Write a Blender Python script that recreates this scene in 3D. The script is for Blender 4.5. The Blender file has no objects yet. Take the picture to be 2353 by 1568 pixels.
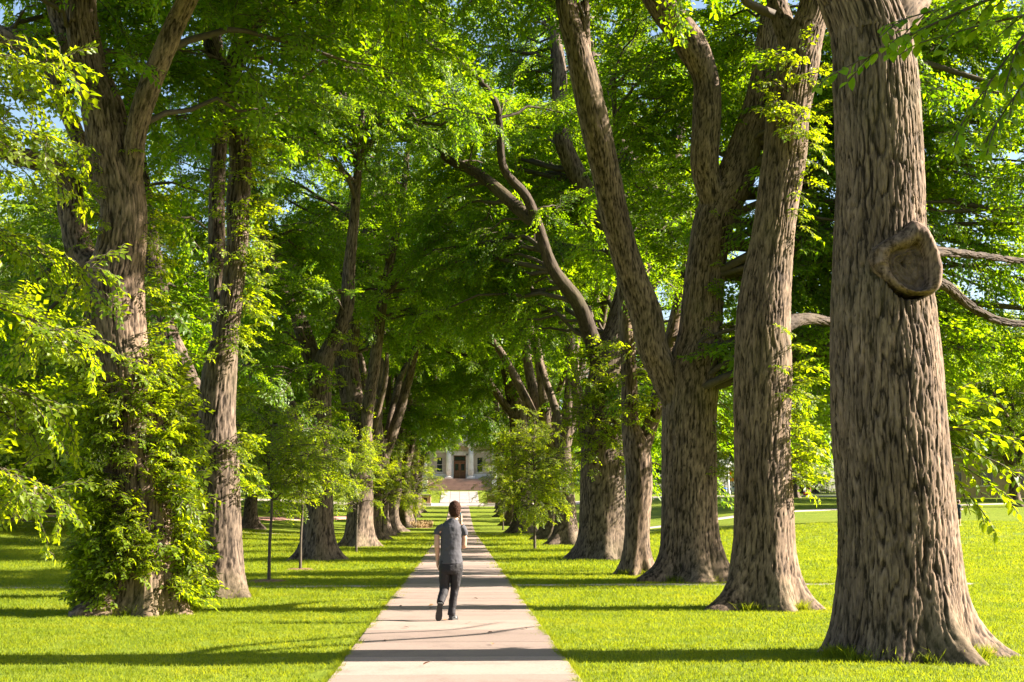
import bpy, math, random
import numpy as np
from mathutils import Vector, Matrix, Euler

# ------------------------------------------------------------------ camera, sky, sun, exposure
scn = bpy.context.scene
COL = scn.collection
FD, CU, CV, VPU, VPV = 3268.0, 1176.5, 784.0, 1056.0, 1174.0
CAM = np.array([0.0, 0.0, 1.63])
PITCH = math.atan((VPV - CV) / FD)
YAW = math.atan((CU - VPU) * math.cos(PITCH) / FD)
cd = bpy.data.cameras.new('camera'); cam = bpy.data.objects.new('camera', cd); COL.objects.link(cam)
cd.lens = 50.0; cd.sensor_width = 36.0; cd.clip_start = 0.1; cd.clip_end = 6000
cam.location = CAM; cam.rotation_euler = (math.pi / 2 + PITCH, 0, -YAW)
scn.camera = cam

SUN_EL = math.radians(29.0)
SUN_AZ = math.radians(89.0)          # clockwise from +Y (away from the camera) towards +X
TO_SUN = Vector((math.sin(SUN_AZ) * math.cos(SUN_EL), math.cos(SUN_AZ) * math.cos(SUN_EL), math.sin(SUN_EL)))
w = bpy.data.worlds.new('World'); scn.world = w; w.use_nodes = True
wn = w.node_tree
sky = wn.nodes.new('ShaderNodeTexSky'); sky.sky_type = 'NISHITA'; sky.sun_disc = False
sky.sun_elevation = SUN_EL; sky.sun_rotation = SUN_AZ; sky.air_density = 1.0; sky.dust_density = 1.5
bg = wn.nodes['Background']; bg.inputs['Strength'].default_value = 0.052
wn.links.new(sky.outputs['Color'], bg.inputs['Color'])
sl = bpy.data.lights.new('sun', 'SUN'); sl.energy = 5.0; sl.angle = math.radians(0.5); sl.color = (1.0, 0.90, 0.76)
so = bpy.data.objects.new('sun', sl); COL.objects.link(so); so.location = (60, 30, 60)
so.rotation_euler = TO_SUN.to_track_quat('Z', 'Y').to_euler()
vs = scn.view_settings; vs.view_transform = 'Standard'; vs.look = 'None'; vs.gamma = 1.0; vs.use_curve_mapping = False
vs.exposure = 2.4
scn.render.engine = 'CYCLES'
cy = scn.cycles
cy.max_bounces = 9; cy.diffuse_bounces = 6; cy.glossy_bounces = 2; cy.transmission_bounces = 7; cy.transparent_max_bounces = 4
cy.caustics_reflective = False; cy.caustics_refractive = False
cy.sample_clamp_indirect = 4.0
cy.use_denoising = True
try: cy.denoiser = 'OPENIMAGEDENOISE'
except Exception: pass

# ------------------------------------------------------------------ helpers
F_ = np.array([math.sin(YAW) * math.cos(PITCH), math.cos(YAW) * math.cos(PITCH), math.sin(PITCH)])
R_ = np.array([math.cos(YAW), -math.sin(YAW), 0.0])
U_ = np.cross(R_, F_)
def ray(u, v): return F_ + R_ * (u - CU) / FD - U_ * (v - CV) / FD
def at(u, v, y):
    d = ray(u, v); return CAM + d * (y / d[1])
def sstep(a, b, x):
    t = np.clip((x - a) / (b - a), 0, 1); return t * t * (3 - 2 * t)
CY_ = [-200, 95, 113, 128, 142, 160, 177, 190, 203, 215, 240, 300]; CH_ = [0, 0, .10, .45, .83, 1.45, 2.1, 2.7, 4.0, 5.2, 6.0, 6.5]
RY_ = [-200, 45, 70, 90, 128, 160, 190, 220, 300]; RH_ = [0, 0, .25, .65, 1.62, 2.7, 3.6, 4.3, 5.5]
LY_ = [-200, 45, 70, 100, 150, 220, 300]; LH_ = [0, 0, .3, 1.05, 2.2, 4.0, 5.5]
def hgt(x, y):
    x = np.asarray(x, float); y = np.asarray(y, float)
    def sm(X, Y):                       # three-tap smoothed profile
        return (np.interp(y - 5, X, Y) + 2 * np.interp(y, X, Y) + np.interp(y + 5, X, Y)) / 4
    c = sm(CY_, CH_); r = sm(RY_, RH_); l = sm(LY_, LH_)
    a = sstep(8, 30, x); b = sstep(8, 28, -x)
    return c * (1 - a - b) + r * a + l * b
def ground(u, v):
    d = ray(u, v); lo = None
    for t in np.linspace(5, 400, 4000):
        p = CAM + d * t
        if p[2] <= hgt(p[0], p[1]): return p
    return CAM + d * 200

_rp = np.random.RandomState(7)
_perm = np.concatenate([_rp.permutation(256)] * 3)
_g = _rp.normal(size=(256, 3)); _g /= np.linalg.norm(_g, axis=1)[:, None]
def perlin(P):
    P = np.asarray(P, float); i = np.floor(P).astype(int); f = P - i; i &= 255
    u = f * f * f * (f * (f * 6 - 15) + 10)
    def gr(dx, dy, dz):
        h = _perm[_perm[_perm[(i[:, 0] + dx) & 255] + ((i[:, 1] + dy) & 255)] + ((i[:, 2] + dz) & 255)]
        g = _g[h]
        return g[:, 0] * (f[:, 0] - dx) + g[:, 1] * (f[:, 1] - dy) + g[:, 2] * (f[:, 2] - dz)
    def L(a, b, t): return a + (b - a) * t
    x00 = L(gr(0,0,0), gr(1,0,0), u[:,0]); x10 = L(gr(0,1,0), gr(1,1,0), u[:,0])
    x01 = L(gr(0,0,1), gr(1,0,1), u[:,0]); x11 = L(gr(0,1,1), gr(1,1,1), u[:,0])
    return L(L(x00, x10, u[:,1]), L(x01, x11, u[:,1]), u[:,2])

def np_mesh(name, V, F, mats, attrs=None, smooth=True, fmat=None):
    """F: (n,4) or (n,3) int array or list of such arrays"""
    me = bpy.data.meshes.new(name)
    V = np.ascontiguousarray(V, dtype=np.float32)
    Fs = [np.asarray(f, dtype=np.int32) for f in (F if isinstance(F, list) else [F]) if len(f)]
    me.vertices.add(len(V)); me.vertices.foreach_set('co', V.ravel())
    if Fs:
        tot = np.concatenate([np.full(len(f), f.shape[1], np.int32) for f in Fs])
        idx = np.concatenate([f.ravel() for f in Fs])
        me.loops.add(len(idx)); me.loops.foreach_set('vertex_index', idx)
        me.polygons.add(len(tot))
        me.polygons.foreach_set('loop_start', np.concatenate([[0], np.cumsum(tot)[:-1]]).astype(np.int32))
        if fmat is not None: me.polygons.foreach_set('material_index', np.asarray(fmat, np.int32))
        if smooth: me.polygons.foreach_set('use_smooth', np.ones(len(tot), bool))
    for k, a in (attrs or {}).items():
        a = np.asarray(a)
        if a.ndim == 2: t = me.attributes.new(k, 'FLOAT_VECTOR', 'POINT'); t.data.foreach_set('vector', a.astype(np.float32).ravel())
        elif a.dtype.kind == 'i': t = me.attributes.new(k, 'INT', 'POINT'); t.data.foreach_set('value', a.astype(np.int32))
        else: t = me.attributes.new(k, 'FLOAT', 'POINT'); t.data.foreach_set('value', a.astype(np.float32))
    for m in (mats if isinstance(mats, (list, tuple)) else [mats]): me.materials.append(m)
    me.update(calc_edges=True); me.validate()
    return me
def link(name, me, parent=None, loc=None):
    o = bpy.data.objects.new(name, me); COL.objects.link(o)
    if name in ('branches', 'bough', 'shoot_twigs'): o['kind'] = 'stuff'
    if parent is not None: o.parent = parent
    if loc is not None: o.location = loc
    return o
def empty(name, loc=(0, 0, 0), rz=0.0):
    o = bpy.data.objects.new(name, None); COL.objects.link(o); o.location = loc; o.rotation_euler = (0, 0, rz)
    o.empty_display_size = 0.3
    return o
def tag(o, label=None, cat=None, group=None, kind=None):
    if label: o['label'] = label
    if cat: o['category'] = cat
    if group: o['group'] = group
    if kind: o['kind'] = kind
    return o
class MB:
    def __init__(s): s.V = []; s.F = []
    def box(s, x0, x1, y0, y1, z0, z1):
        b = len(s.V)
        s.V += [(x0,y0,z0),(x1,y0,z0),(x1,y1,z0),(x0,y1,z0),(x0,y0,z1),(x1,y0,z1),(x1,y1,z1),(x0,y1,z1)]
        s.F += [[b+i for i in f] for f in ((0,3,2,1),(4,5,6,7),(0,1,5,4),(1,2,6,5),(2,3,7,6),(3,0,4,7))]
        return s
    def lathe(s, prof, n=20, cx=0, cy=0):
        b = len(s.V)
        for r, z in prof:
            for k in range(n):
                a = 2 * math.pi * k / n; s.V.append((cx + r * math.cos(a), cy + r * math.sin(a), z))
        for j in range(len(prof) - 1):
            for k in range(n):
                k2 = (k + 1) % n; s.F.append([b+j*n+k, b+j*n+k2, b+(j+1)*n+k2, b+(j+1)*n+k])
        s.F.append([b + (len(prof)-1)*n + k for k in range(n)]); s.F.append([b + k for k in range(n)][::-1])
        return s
    def loft(s, rings, cap=True):
        """rings: list of equally long point lists"""
        b = len(s.V); n = len(rings[0])
        for r in rings: s.V += [tuple(p) for p in r]
        for j in range(len(rings) - 1):
            for k in range(n):
                k2 = (k + 1) % n; s.F.append([b+j*n+k, b+j*n+k2, b+(j+1)*n+k2, b+(j+1)*n+k])
        if cap:
            s.F.append([b + k for k in range(n)][::-1]); s.F.append([b + (len(rings)-1)*n + k for k in range(n)])
        return s
    def prism(s, poly, y0, y1):
        """poly in xz, extruded along y"""
        return s.loft([[(x, y0, z) for x, z in poly], [(x, y1, z) for x, z in poly]])
    def mesh(s, name, mat, bevel=0, smooth=False):
        me = bpy.data.meshes.new(name); me.from_pydata(s.V, [], s.F); me.materials.append(mat)
        if smooth:
            me.polygons.foreach_set('use_smooth', np.ones(len(me.polygons), bool))
        me.update(); return me
    def build(s, name, mat, parent=None, loc=None, smooth=False, bevel=0):
        o = link(name, s.mesh(name, mat, smooth=smooth), parent, loc)
        if bevel:
            m = o.modifiers.new('bevel', 'BEVEL'); m.width = bevel; m.segments = 2; m.limit_method = 'ANGLE'
        return o

# ------------------------------------------------------------------ materials
def new_mat(name):
    m = bpy.data.materials.new(name); m.use_nodes = True
    nt = m.node_tree; b = nt.nodes['Principled BSDF']
    return m, nt, b
def N(nt, t, **kw):
    n = nt.nodes.new(t)
    for k, v in kw.items(): setattr(n, k, v)
    return n
def ramp(nt, stops):
    r = N(nt, 'ShaderNodeValToRGB'); e = r.color_ramp.elements
    while len(e) > 1: e.remove(e[-1])
    e[0].position = stops[0][0]; e[0].color = (*stops[0][1], 1)
    for p, c in stops[1:]:
        x = e.new(p); x.color = (*c, 1)
    return r
def noise(nt, scale, detail=4, rough=.55, vec=None, dist=0):
    n = N(nt, 'ShaderNodeTexNoise'); n.inputs['Scale'].default_value = scale; n.inputs['Detail'].default_value = detail
    n.inputs['Roughness'].default_value = rough; n.inputs['Distortion'].default_value = dist
    if vec is not None: nt.links.new(vec, n.inputs['Vector'])
    return n
def coords(nt, scale=(1, 1, 1), kind='Object'):
    t = N(nt, 'ShaderNodeTexCoord'); m = N(nt, 'ShaderNodeMapping'); m.inputs['Scale'].default_value = scale
    nt.links.new(t.outputs[kind], m.inputs['Vector']); return m.outputs['Vector']
def simple(name, col, rough=.7, var=.15, scale=6, bump=.0, metal=0, spec=.4):
    m, nt, b = new_mat(name)
    n = noise(nt, scale, 5, .6, coords(nt))
    c0 = tuple(max(0, c * (1 - var)) for c in col); c1 = tuple(min(1, c * (1 + var)) for c in col)
    r = ramp(nt, [(.3, c0), (.7, c1)]); nt.links.new(n.outputs['Fac'], r.inputs['Fac'])
    nt.links.new(r.outputs['Color'], b.inputs['Base Color'])
    b.inputs['Roughness'].default_value = rough; b.inputs['Metallic'].default_value = metal
    b.inputs['Specular IOR Level'].default_value = spec
    if bump:
        bp = N(nt, 'ShaderNodeBump'); bp.inputs['Strength'].default_value = bump; bp.inputs['Distance'].default_value = .02
        n2 = noise(nt, scale * 6, 4, .6, coords(nt)); nt.links.new(n2.outputs['Fac'], bp.inputs['Height']); nt.links.new(bp.outputs['Normal'], b.inputs['Normal'])
    return m
def leaf_mat(name, dark, light, trans=.5, tcol=None):
    m, nt, b = new_mat(name)
    a = N(nt, 'ShaderNodeAttribute', attribute_name='lv'); oi = N(nt, 'ShaderNodeObjectInfo')
    mx = N(nt, 'ShaderNodeMath', operation='MULTIPLY_ADD'); mx.inputs[1].default_value = .62
    m2 = N(nt, 'ShaderNodeMath', operation='MULTIPLY'); m2.inputs[1].default_value = .38
    nt.links.new(oi.outputs['Random'], m2.inputs[0]); nt.links.new(a.outputs['Fac'], mx.inputs[0]); nt.links.new(m2.outputs[0], mx.inputs[2])
    r = ramp(nt, [(.05, dark), (.95, light)]); nt.links.new(mx.outputs[0], r.inputs['Fac'])
    nt.links.new(r.outputs['Color'], b.inputs['Base Color']); b.inputs['Roughness'].default_value = .42
    b.inputs['Specular IOR Level'].default_value = .35
    t = N(nt, 'ShaderNodeBsdfTranslucent')
    hs = N(nt, 'ShaderNodeMixRGB', blend_type='MULTIPLY'); hs.inputs['Fac'].default_value = 1
    hs.inputs['Color2'].default_value = (*(tcol or (2.0, 2.0, .5)), 1)
    nt.links.new(r.outputs['Color'], hs.inputs['Color1']); nt.links.new(hs.outputs['Color'], t.inputs['Color'])
    s = N(nt, 'ShaderNodeMixShader'); s.inputs['Fac'].default_value = trans
    out = nt.nodes['Material Output']
    nt.links.new(b.outputs[0], s.inputs[1]); nt.links.new(t.outputs[0], s.inputs[2]); nt.links.new(s.outputs[0], out.inputs['Surface'])
    return m
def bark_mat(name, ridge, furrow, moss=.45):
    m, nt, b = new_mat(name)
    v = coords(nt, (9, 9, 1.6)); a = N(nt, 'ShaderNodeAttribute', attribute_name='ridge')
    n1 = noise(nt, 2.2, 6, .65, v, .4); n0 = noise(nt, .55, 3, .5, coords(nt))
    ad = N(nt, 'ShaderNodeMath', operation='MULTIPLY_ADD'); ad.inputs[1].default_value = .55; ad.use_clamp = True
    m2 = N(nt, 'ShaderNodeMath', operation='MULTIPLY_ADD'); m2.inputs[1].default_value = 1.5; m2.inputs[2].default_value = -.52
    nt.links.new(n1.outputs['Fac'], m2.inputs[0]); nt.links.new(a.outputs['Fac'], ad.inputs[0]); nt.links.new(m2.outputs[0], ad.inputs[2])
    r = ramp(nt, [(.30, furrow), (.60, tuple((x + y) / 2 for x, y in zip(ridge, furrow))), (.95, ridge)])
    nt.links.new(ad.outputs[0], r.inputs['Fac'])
    mo = N(nt, 'ShaderNodeMixRGB'); mo.inputs['Color2'].default_value = (.10, .085, .035, 1)
    rm = ramp(nt, [(.52, (0, 0, 0)), (.72, (moss, moss, moss))]); nt.links.new(n0.outputs['Fac'], rm.inputs['Fac'])
    nt.links.new(rm.outputs['Color'], mo.inputs['Fac']); nt.links.new(r.outputs['Color'], mo.inputs['Color1'])
    nb = noise(nt, 1.0, 4, .6, coords(nt, (1.6, 1.6, .55)), .3); rb = ramp(nt, [(.28, (.58, .55, .52)), (.50, (1, 1, 1)), (.74, (1.28, 1.24, 1.2))]); nt.links.new(nb.outputs['Fac'], rb.inputs['Fac'])
    mb = N(nt, 'ShaderNodeMixRGB', blend_type='MULTIPLY'); mb.inputs['Fac'].default_value = 1; nt.links.new(mo.outputs['Color'], mb.inputs['Color1']); nt.links.new(rb.outputs['Color'], mb.inputs['Color2'])
    nt.links.new(mb.outputs['Color'], b.inputs['Base Color']); b.inputs['Roughness'].default_value = .85
    b.inputs['Specular IOR Level'].default_value = .25
    bp = N(nt, 'ShaderNodeBump'); bp.inputs['Strength'].default_value = .45; bp.inputs['Distance'].default_value = .008
    v2 = coords(nt, (16, 16, 3.2)); n2 = noise(nt, 2.0, 6, .7, v2, .6)
    nt.links.new(n2.outputs['Fac'], bp.inputs['Height']); nt.links.new(bp.outputs['Normal'], b.inputs['Normal'])
    return m

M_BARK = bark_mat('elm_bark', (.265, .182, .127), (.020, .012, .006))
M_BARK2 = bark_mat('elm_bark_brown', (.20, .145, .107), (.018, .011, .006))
M_BARK_SHADE = bark_mat('elm_bark_silhouette', (.085, .06, .043), (.022, .014, .009))  # shaded copy of the elm bark: silhouette darkness of some limbs painted into the colour
M_TWIG = simple('twig_bark', (.07, .052, .035), .8, .3, 10)
M_LEAF = leaf_mat('elm_leaf', (.046, .122, .008), (.125, .200, .012), .62, (3.15, 2.6, .22))
M_LEAFY = leaf_mat('young_leaf', (.085, .155, .010), (.180, .235, .016), .60, (2.95, 2.45, .22))
M_LEAFD = leaf_mat('background_leaf', (.058, .130, .011), (.140, .205, .016), .62, (3.05, 2.5, .26))
def blade_variation(m):
    nt = m.node_tree; g = N(nt, 'ShaderNodeNewGeometry'); n = noise(nt, .55, 5, .6, g.outputs['Position'])
    r = ramp(nt, [(.30, (.78, .84, .8)), (.52, (1.05, 1.05, 1)), (.72, (1.34, 1.18, 1.1))]); nt.links.new(n.outputs['Fac'], r.inputs['Fac'])
    src = [x for x in nt.nodes if x.type == 'VALTORGB' and x is not r][0]
    mu = N(nt, 'ShaderNodeMixRGB', blend_type='MULTIPLY'); mu.inputs['Fac'].default_value = 1
    outs = [l.to_socket for l in src.outputs['Color'].links]
    nt.links.new(src.outputs['Color'], mu.inputs['Color1']); nt.links.new(r.outputs['Color'], mu.inputs['Color2'])
    for o in outs: nt.links.new(mu.outputs['Color'], o)
    return m
M_BLADE = leaf_mat('grass_blade', (.108, .163, .013), (.176, .212, .019), .5, (2.32, 2.0, .5))

blade_variation(M_BLADE); M_BLADE.node_tree.nodes['Principled BSDF'].inputs['Specular IOR Level'].default_value = .12; M_BLADE.node_tree.nodes['Principled BSDF'].inputs['Roughness'].default_value = .6
def lawn_mat():
    m, nt, b = new_mat('lawn')
    v = coords(nt)
    n1 = noise(nt, .35, 4, .6, v); n2 = noise(nt, 14, 5, .7, coords(nt, (1, .35, 1))); n3 = noise(nt, 2.2, 4, .6, v)
    r1 = ramp(nt, [(.3, (.122, .177, .013)), (.7, (.184, .222, .019))]); nt.links.new(n1.outputs['Fac'], r1.inputs['Fac'])
    r2 = ramp(nt, [(.3, (.62, .66, .6)), (.7, (1.25, 1.2, 1.2))]); nt.links.new(n2.outputs['Fac'], r2.inputs['Fac'])
    r3 = ramp(nt, [(.35, (.85, .9, .9)), (.7, (1.15, 1.06, 1.0))]); nt.links.new(n3.outputs['Fac'], r3.inputs['Fac'])
    a = N(nt, 'ShaderNodeMixRGB', blend_type='MULTIPLY'); a.inputs['Fac'].default_value = 1
    c = N(nt, 'ShaderNodeMixRGB', blend_type='MULTIPLY'); c.inputs['Fac'].default_value = 1
    nt.links.new(r1.outputs['Color'], a.inputs['Color1']); nt.links.new(r2.outputs['Color'], a.inputs['Color2'])
    nt.links.new(a.outputs['Color'], c.inputs['Color1']); nt.links.new(r3.outputs['Color'], c.inputs['Color2'])
    nt.links.new(c.outputs['Color'], b.inputs['Base Color']); b.inputs['Roughness'].default_value = .9
    b.inputs['Specular IOR Level'].default_value = .1
    b.inputs['Sheen Weight'].default_value = .0; b.inputs['Sheen Roughness'].default_value = .5; b.inputs['Sheen Tint'].default_value = (.7, .9, .15, 1)
    bp = N(nt, 'ShaderNodeBump'); bp.inputs['Strength'].default_value = .8; bp.inputs['Distance'].default_value = .04
    n4 = noise(nt, 30, 3, .6, v); nt.links.new(n4.outputs['Fac'], bp.inputs['Height']); nt.links.new(bp.outputs['Normal'], b.inputs['Normal'])
    return m
M_LAWN = lawn_mat()
def concrete_mat(name, col, obj_var=.12):
    m, nt, b = new_mat(name)
    v = coords(nt); n1 = noise(nt, 1.1, 6, .65, v); n2 = noise(nt, 45, 3, .7, v); oi = N(nt, 'ShaderNodeObjectInfo')
    r1 = ramp(nt, [(.28, tuple(c * .66 for c in col)), (.48, col), (.75, tuple(min(1, c * 1.12) for c in col))]); nt.links.new(n1.outputs['Fac'], r1.inputs['Fac'])
    r2 = ramp(nt, [(.3, (.82, .81, .8)), (.6, (1.05, 1.05, 1.05))]); nt.links.new(n2.outputs['Fac'], r2.inputs['Fac'])
    rr = ramp(nt, [(0, (1 - obj_var,) * 3), (1, (1 + obj_var * .6,) * 3)]); nt.links.new(oi.outputs['Random'], rr.inputs['Fac'])
    a = N(nt, 'ShaderNodeMixRGB', blend_type='MULTIPLY'); a.inputs['Fac'].default_value = 1
    c = N(nt, 'ShaderNodeMixRGB', blend_type='MULTIPLY'); c.inputs['Fac'].default_value = 1
    nt.links.new(r1.outputs['Color'], a.inputs['Color1']); nt.links.new(r2.outputs['Color'], a.inputs['Color2'])
    nt.links.new(a.outputs['Color'], c.inputs['Color1']); nt.links.new(rr.outputs['Color'], c.inputs['Color2'])
    nt.links.new(c.outputs['Color'], b.inputs['Base Color']); b.inputs['Roughness'].default_value = .85; b.inputs['Specular IOR Level'].default_value = .25
    bp = N(nt, 'ShaderNodeBump'); bp.inputs['Strength'].default_value = .25; bp.inputs['Distance'].default_value = .01
    nt.links.new(n2.outputs['Fac'], bp.inputs['Height']); nt.links.new(bp.outputs['Normal'], b.inputs['Normal'])
    return m
M_CONC = concrete_mat('path_concrete', (.262, .198, .166), .24)
M_CONC2 = concrete_mat('walk_concrete', (.34, .29, .25))
M_SOIL = simple('soil', (.09, .06, .04), .95, .4, 12, .6)
M_MULCH = simple('bark_mulch', (.20, .11, .065), .95, .45, 30, .8)
M_ASPH = simple('asphalt', (.07, .068, .066), .9, .2, 10, .3)
M_REDWALK = simple('red_paving', (.42, .22, .18), .85, .15, 4, .2)

# ------------------------------------------------------------------ ground
def grid_axis(pts):
    out = []
    for a, b, s in pts: out += list(np.arange(a, b, s))
    return np.array(out + [pts[-1][1]])
gx = grid_axis([(-1500, -300, 200), (-300, -60, 20), (-60, 60, 2), (60, 300, 20), (300, 1500, 200)])
gy = grid_axis([(-300, 0, 30), (0, 240, 2.5), (240, 400, 20), (400, 3000, 200)])
X, Y = np.meshgrid(gx, gy); Z = hgt(X, Y)
V = np.stack([X, Y, Z], -1).reshape(-1, 3); nx = len(gx)
J, I = np.meshgrid(np.arange(len(gy) - 1), np.arange(nx - 1), indexing='ij'); q = (J * nx + I).ravel()
g = link('ground', np_mesh('ground', V, np.stack([q, q + 1, q + nx + 1, q + nx], 1), M_LAWN)); tag(g, 'mown green lawn under and beyond the elm rows', kind='structure')

def strip(name, pts, width, mat, lift, step=1.5, label=None):
    """a draped ribbon with a small edge thickness along a polyline in xy"""
    P = []
    for (a, b) in zip(pts[:-1], pts[1:]):
        a = np.array(a, float); b = np.array(b, float); n = max(2, int(np.linalg.norm(b - a) / step))
        for k in range(n): P.append(a + (b - a) * k / n)
    P.append(np.array(pts[-1], float)); P = np.array(P)
    T = np.gradient(P, axis=0); T /= np.linalg.norm(T, axis=1)[:, None]; Nn = np.stack([-T[:, 1], T[:, 0]], 1)
    rows = []
    for off, dz in ((-.5, -.05), (-.5, 0), (-.17, 0), (.17, 0), (.5, 0), (.5, -.05)):
        xy = P + Nn * width * off; z = hgt(xy[:, 0], xy[:, 1]) + lift + dz
        rows.append(np.column_stack([xy, z]))
    V = np.stack(rows, 1).reshape(-1, 3); F = []
    for i in range(len(P) - 1):
        for k in range(5): F.append([i*6+k, (i+1)*6+k, (i+1)*6+k+1, i*6+k+1])
    o = link(name, np_mesh(name, V, np.array(F), mat, smooth=False)); tag(o, label, kind='structure'); return o

PX = -0.05
path = empty('path', (PX, 0, 0)); tag(path, 'straight concrete walk running between the two elm rows', kind='structure')
strip('path_bed', [(PX, -2), (PX, 178)], 2.36, M_SOIL, .004, label='dark earth bed under the concrete walk')
rs = random.Random(3)
SL = 1.76
slab_mb = MB(); hw, hl = 1.21, SL / 2 - .012
slab_mb.loft([[(-hw, -hl, -.06), (hw, -hl, -.06), (hw, hl, -.06), (-hw, hl, -.06)], [(-hw, -hl, 0), (hw, -hl, 0), (hw, hl, 0), (-hw, hl, 0)],
              [(-hw + .012, -hl + .008, .008), (hw - .012, -hl + .008, .008), (hw - .012, hl - .008, .008), (-hw + .012, hl - .008, .008)]])
slab_me = slab_mb.mesh('slab', M_CONC)
y = 0.2
while y < 178:
    yc = y + SL / 2; s = link('slab', slab_me, path)
    z0, z1 = float(hgt(0, y)), float(hgt(0, y + SL))
    s.location = (rs.uniform(-.012, .012), yc, (z0 + z1) / 2 + .022 + rs.uniform(-.004, .004)); s.rotation_euler = (math.atan2(z1 - z0, SL) + rs.uniform(-.002, .002), rs.uniform(-.002, .002), rs.uniform(-.002, .002))
    y += SL
# crossing walks and roads
strip('cross_walk', [(1.25, 31.6), (11.5, 32.0)], .6, M_CONC2, .012, label='narrow concrete walk crossing the near right lawn')
strip('cross_walk', [(-1.35, 31.4), (-20, 30.5)], .5, M_CONC2, .010, label='narrow concrete walk crossing the near left lawn')
strip('cross_walk', [(1.25, 97), (9, 97.3)], 1.2, M_CONC2, .012, label='far narrow walk crossing the right lawn')
strip('cross_walk', [(-1.35, 96), (-30, 95)], 1.5, M_CONC2, .012, label='far narrow walk crossing the left lawn')
strip('diagonal_walk', [(9, 104), (24, 121), (37, 134), (70, 160)], 2.2, M_CONC2, .02, label='pale diagonal walk across the far right lawn')
strip('cross_road', [(-70, 183), (-20, 183), (20, 183), (40, 190), (60, 192), (110, 176)], 9.0, M_CONC2, .02, label='pale road crossing in front of the columned building')
strip('street', [(25, 214), (60, 206), (100, 196)], 9, M_ASPH, .03, label='asphalt street with parked cars beyond the right lawn')
strip('side_road', [(-9, 150), (-22, 112), (-42, 104), (-80, 100)], 3.4, M_REDWALK, .02, label='reddish paved road beyond the left lawn')

# ------------------------------------------------------------------ leaf templates and scatter node group
def add_leaf(V, F, LV, base, d, n, L, W, lv, rich=False):
    """leaf at base pointing along d with surface normal n"""
    d = d / np.linalg.norm(d); s = np.cross(n, d); s /= (np.linalg.norm(s) + 1e-9); n = np.cross(d, s)
    b = len(V)
    if not rich:
        pts = [base, base + d*L*.42 + s*W*.5 + n*W*.14, base + d*L - n*L*.10, base + d*L*.42 - s*W*.5 + n*W*.14]
        V += pts; F += [(b, b+1, b+2), (b, b+2, b+3)]
    else:
        prof = [(0, .0), (.18, .34), (.42, .5), (.68, .40), (.87, .18), (1, 0)]
        for t, ww in prof:
            c = base + d*L*t - n*L*.14*t*t
            V += [c, c + s*W*ww + n*W*.22*ww, c - s*W*ww + n*W*.22*ww]
        for k in range(5):
            a, c = b + 3*k, b + 3*(k+1)
            F += [(a, c, c+1, a+1), (a, a+2, c+2, c)]
    LV += [lv] * (len(V) - b)
def tube_simple(V, F, p, r, n=3):
    b = len(V); p = [np.array(x, float) for x in p]
    for i, c in enumerate(p):
        t = p[min(i+1, len(p)-1)] - p[max(i-1, 0)]; t /= np.linalg.norm(t) + 1e-9
        a = np.cross(t, (0.1, .2, 1.0)); a /= np.linalg.norm(a) + 1e-9; c2 = np.cross(t, a)
        for k in range(n):
            an = 2 * math.pi * k / n; V.append(c + r[i] * (a * math.cos(an) + c2 * math.sin(an)))
    for i in range(len(p) - 1):
        for k in range(n):
            k2 = (k+1) % n; F.append((b+i*n+k, b+i*n+k2, b+(i+1)*n+k2, b+(i+1)*n+k))
def make_clump(name, seed, length, nside, leafL, leafW, mat, droop=.25, spread=.42, sub=7):
    r = np.random.RandomState(seed); V, F, LV = [], [], []; TV, TF = [], []
    def axis(t): return np.array([length * t, 0.10 * length * math.sin(t * 3 + seed), .10 * length * math.sin(t * 2.2) - droop * length * t * t])
    tube_simple(TV, TF, [axis(t) for t in (0, .33, .66, 1)], [.010, .008, .006, .003])
    def leaves_on(p0, d0, L, nl, curve):
        for k in range(nl):
            t = (k + .6) / nl; c = p0 + d0 * L * t + np.array([0, 0, -curve * L * t * t])
            dd = d0 + np.array([0, 0, -2 * curve * t]); dd /= np.linalg.norm(dd)
            up = np.array([r.normal() * .28, r.normal() * .28, 1.0]); sd = np.cross(up, dd); sd /= np.linalg.norm(sd)
            sgn = 1 if k % 2 else -1
            ld = sd * sgn * (.85 + r.uniform(-.2, .2)) + dd * (.6 + r.uniform(-.2, .3)) + np.array([0, 0, r.uniform(-.55, .1)])
            sz = (.72 + .4 * r.rand()) * (1.05 - .25 * abs(t - .5))
            add_leaf(V, F, LV, c, ld, up, leafL * sz, leafW * sz, r.rand())
    for i in range(nside):
        t = .10 + .9 * (i + r.rand() * .5) / nside; p0 = axis(t); sg = 1 if i % 2 else -1
        ang = sg * (.75 + r.uniform(-.25, .35)) * (1 - .3 * t); el = r.uniform(-.45, .40)
        d0 = np.array([math.cos(ang) * math.cos(el), math.sin(ang) * math.cos(el), math.sin(el)])
        L = spread * length * (1.1 - .55 * t) * r.uniform(.7, 1.25)
        tube_simple(TV, TF, [p0, p0 + d0 * L * .5, p0 + d0 * L + np.array([0, 0, -.25 * L])], [.005, .004, .002])
        leaves_on(p0, d0, L, sub, .25)
    leaves_on(axis(.5), axis(1) - axis(.5), 1.0, 6, 0)
    nb = len(V); A = np.array(V + TV); FL = np.array(F, int); FT = np.array(TF, int) + nb
    me = np_mesh(name, A, [FL, FT], [mat, M_TWIG], {'lv': np.array(LV + [.5] * len(TV))}, smooth=False,
                 fmat=[0] * len(FL) + [1] * len(FT))
    return bpy.data.objects.new(name, me)       # template only: never linked into the scene
CLUMPS = [make_clump('leafy_branchlet', 11 + k, 1.25, 15, .132, .076, M_LEAF, droop=.18 + .12 * (k % 3)) for k in range(5)]
CLUMPS_Y = [make_clump('young_branchlet', 31 + k, .95, 11, .105, .058, M_LEAFY, droop=.10 + .12 * (k % 3), sub=6) for k in range(4)]
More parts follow.
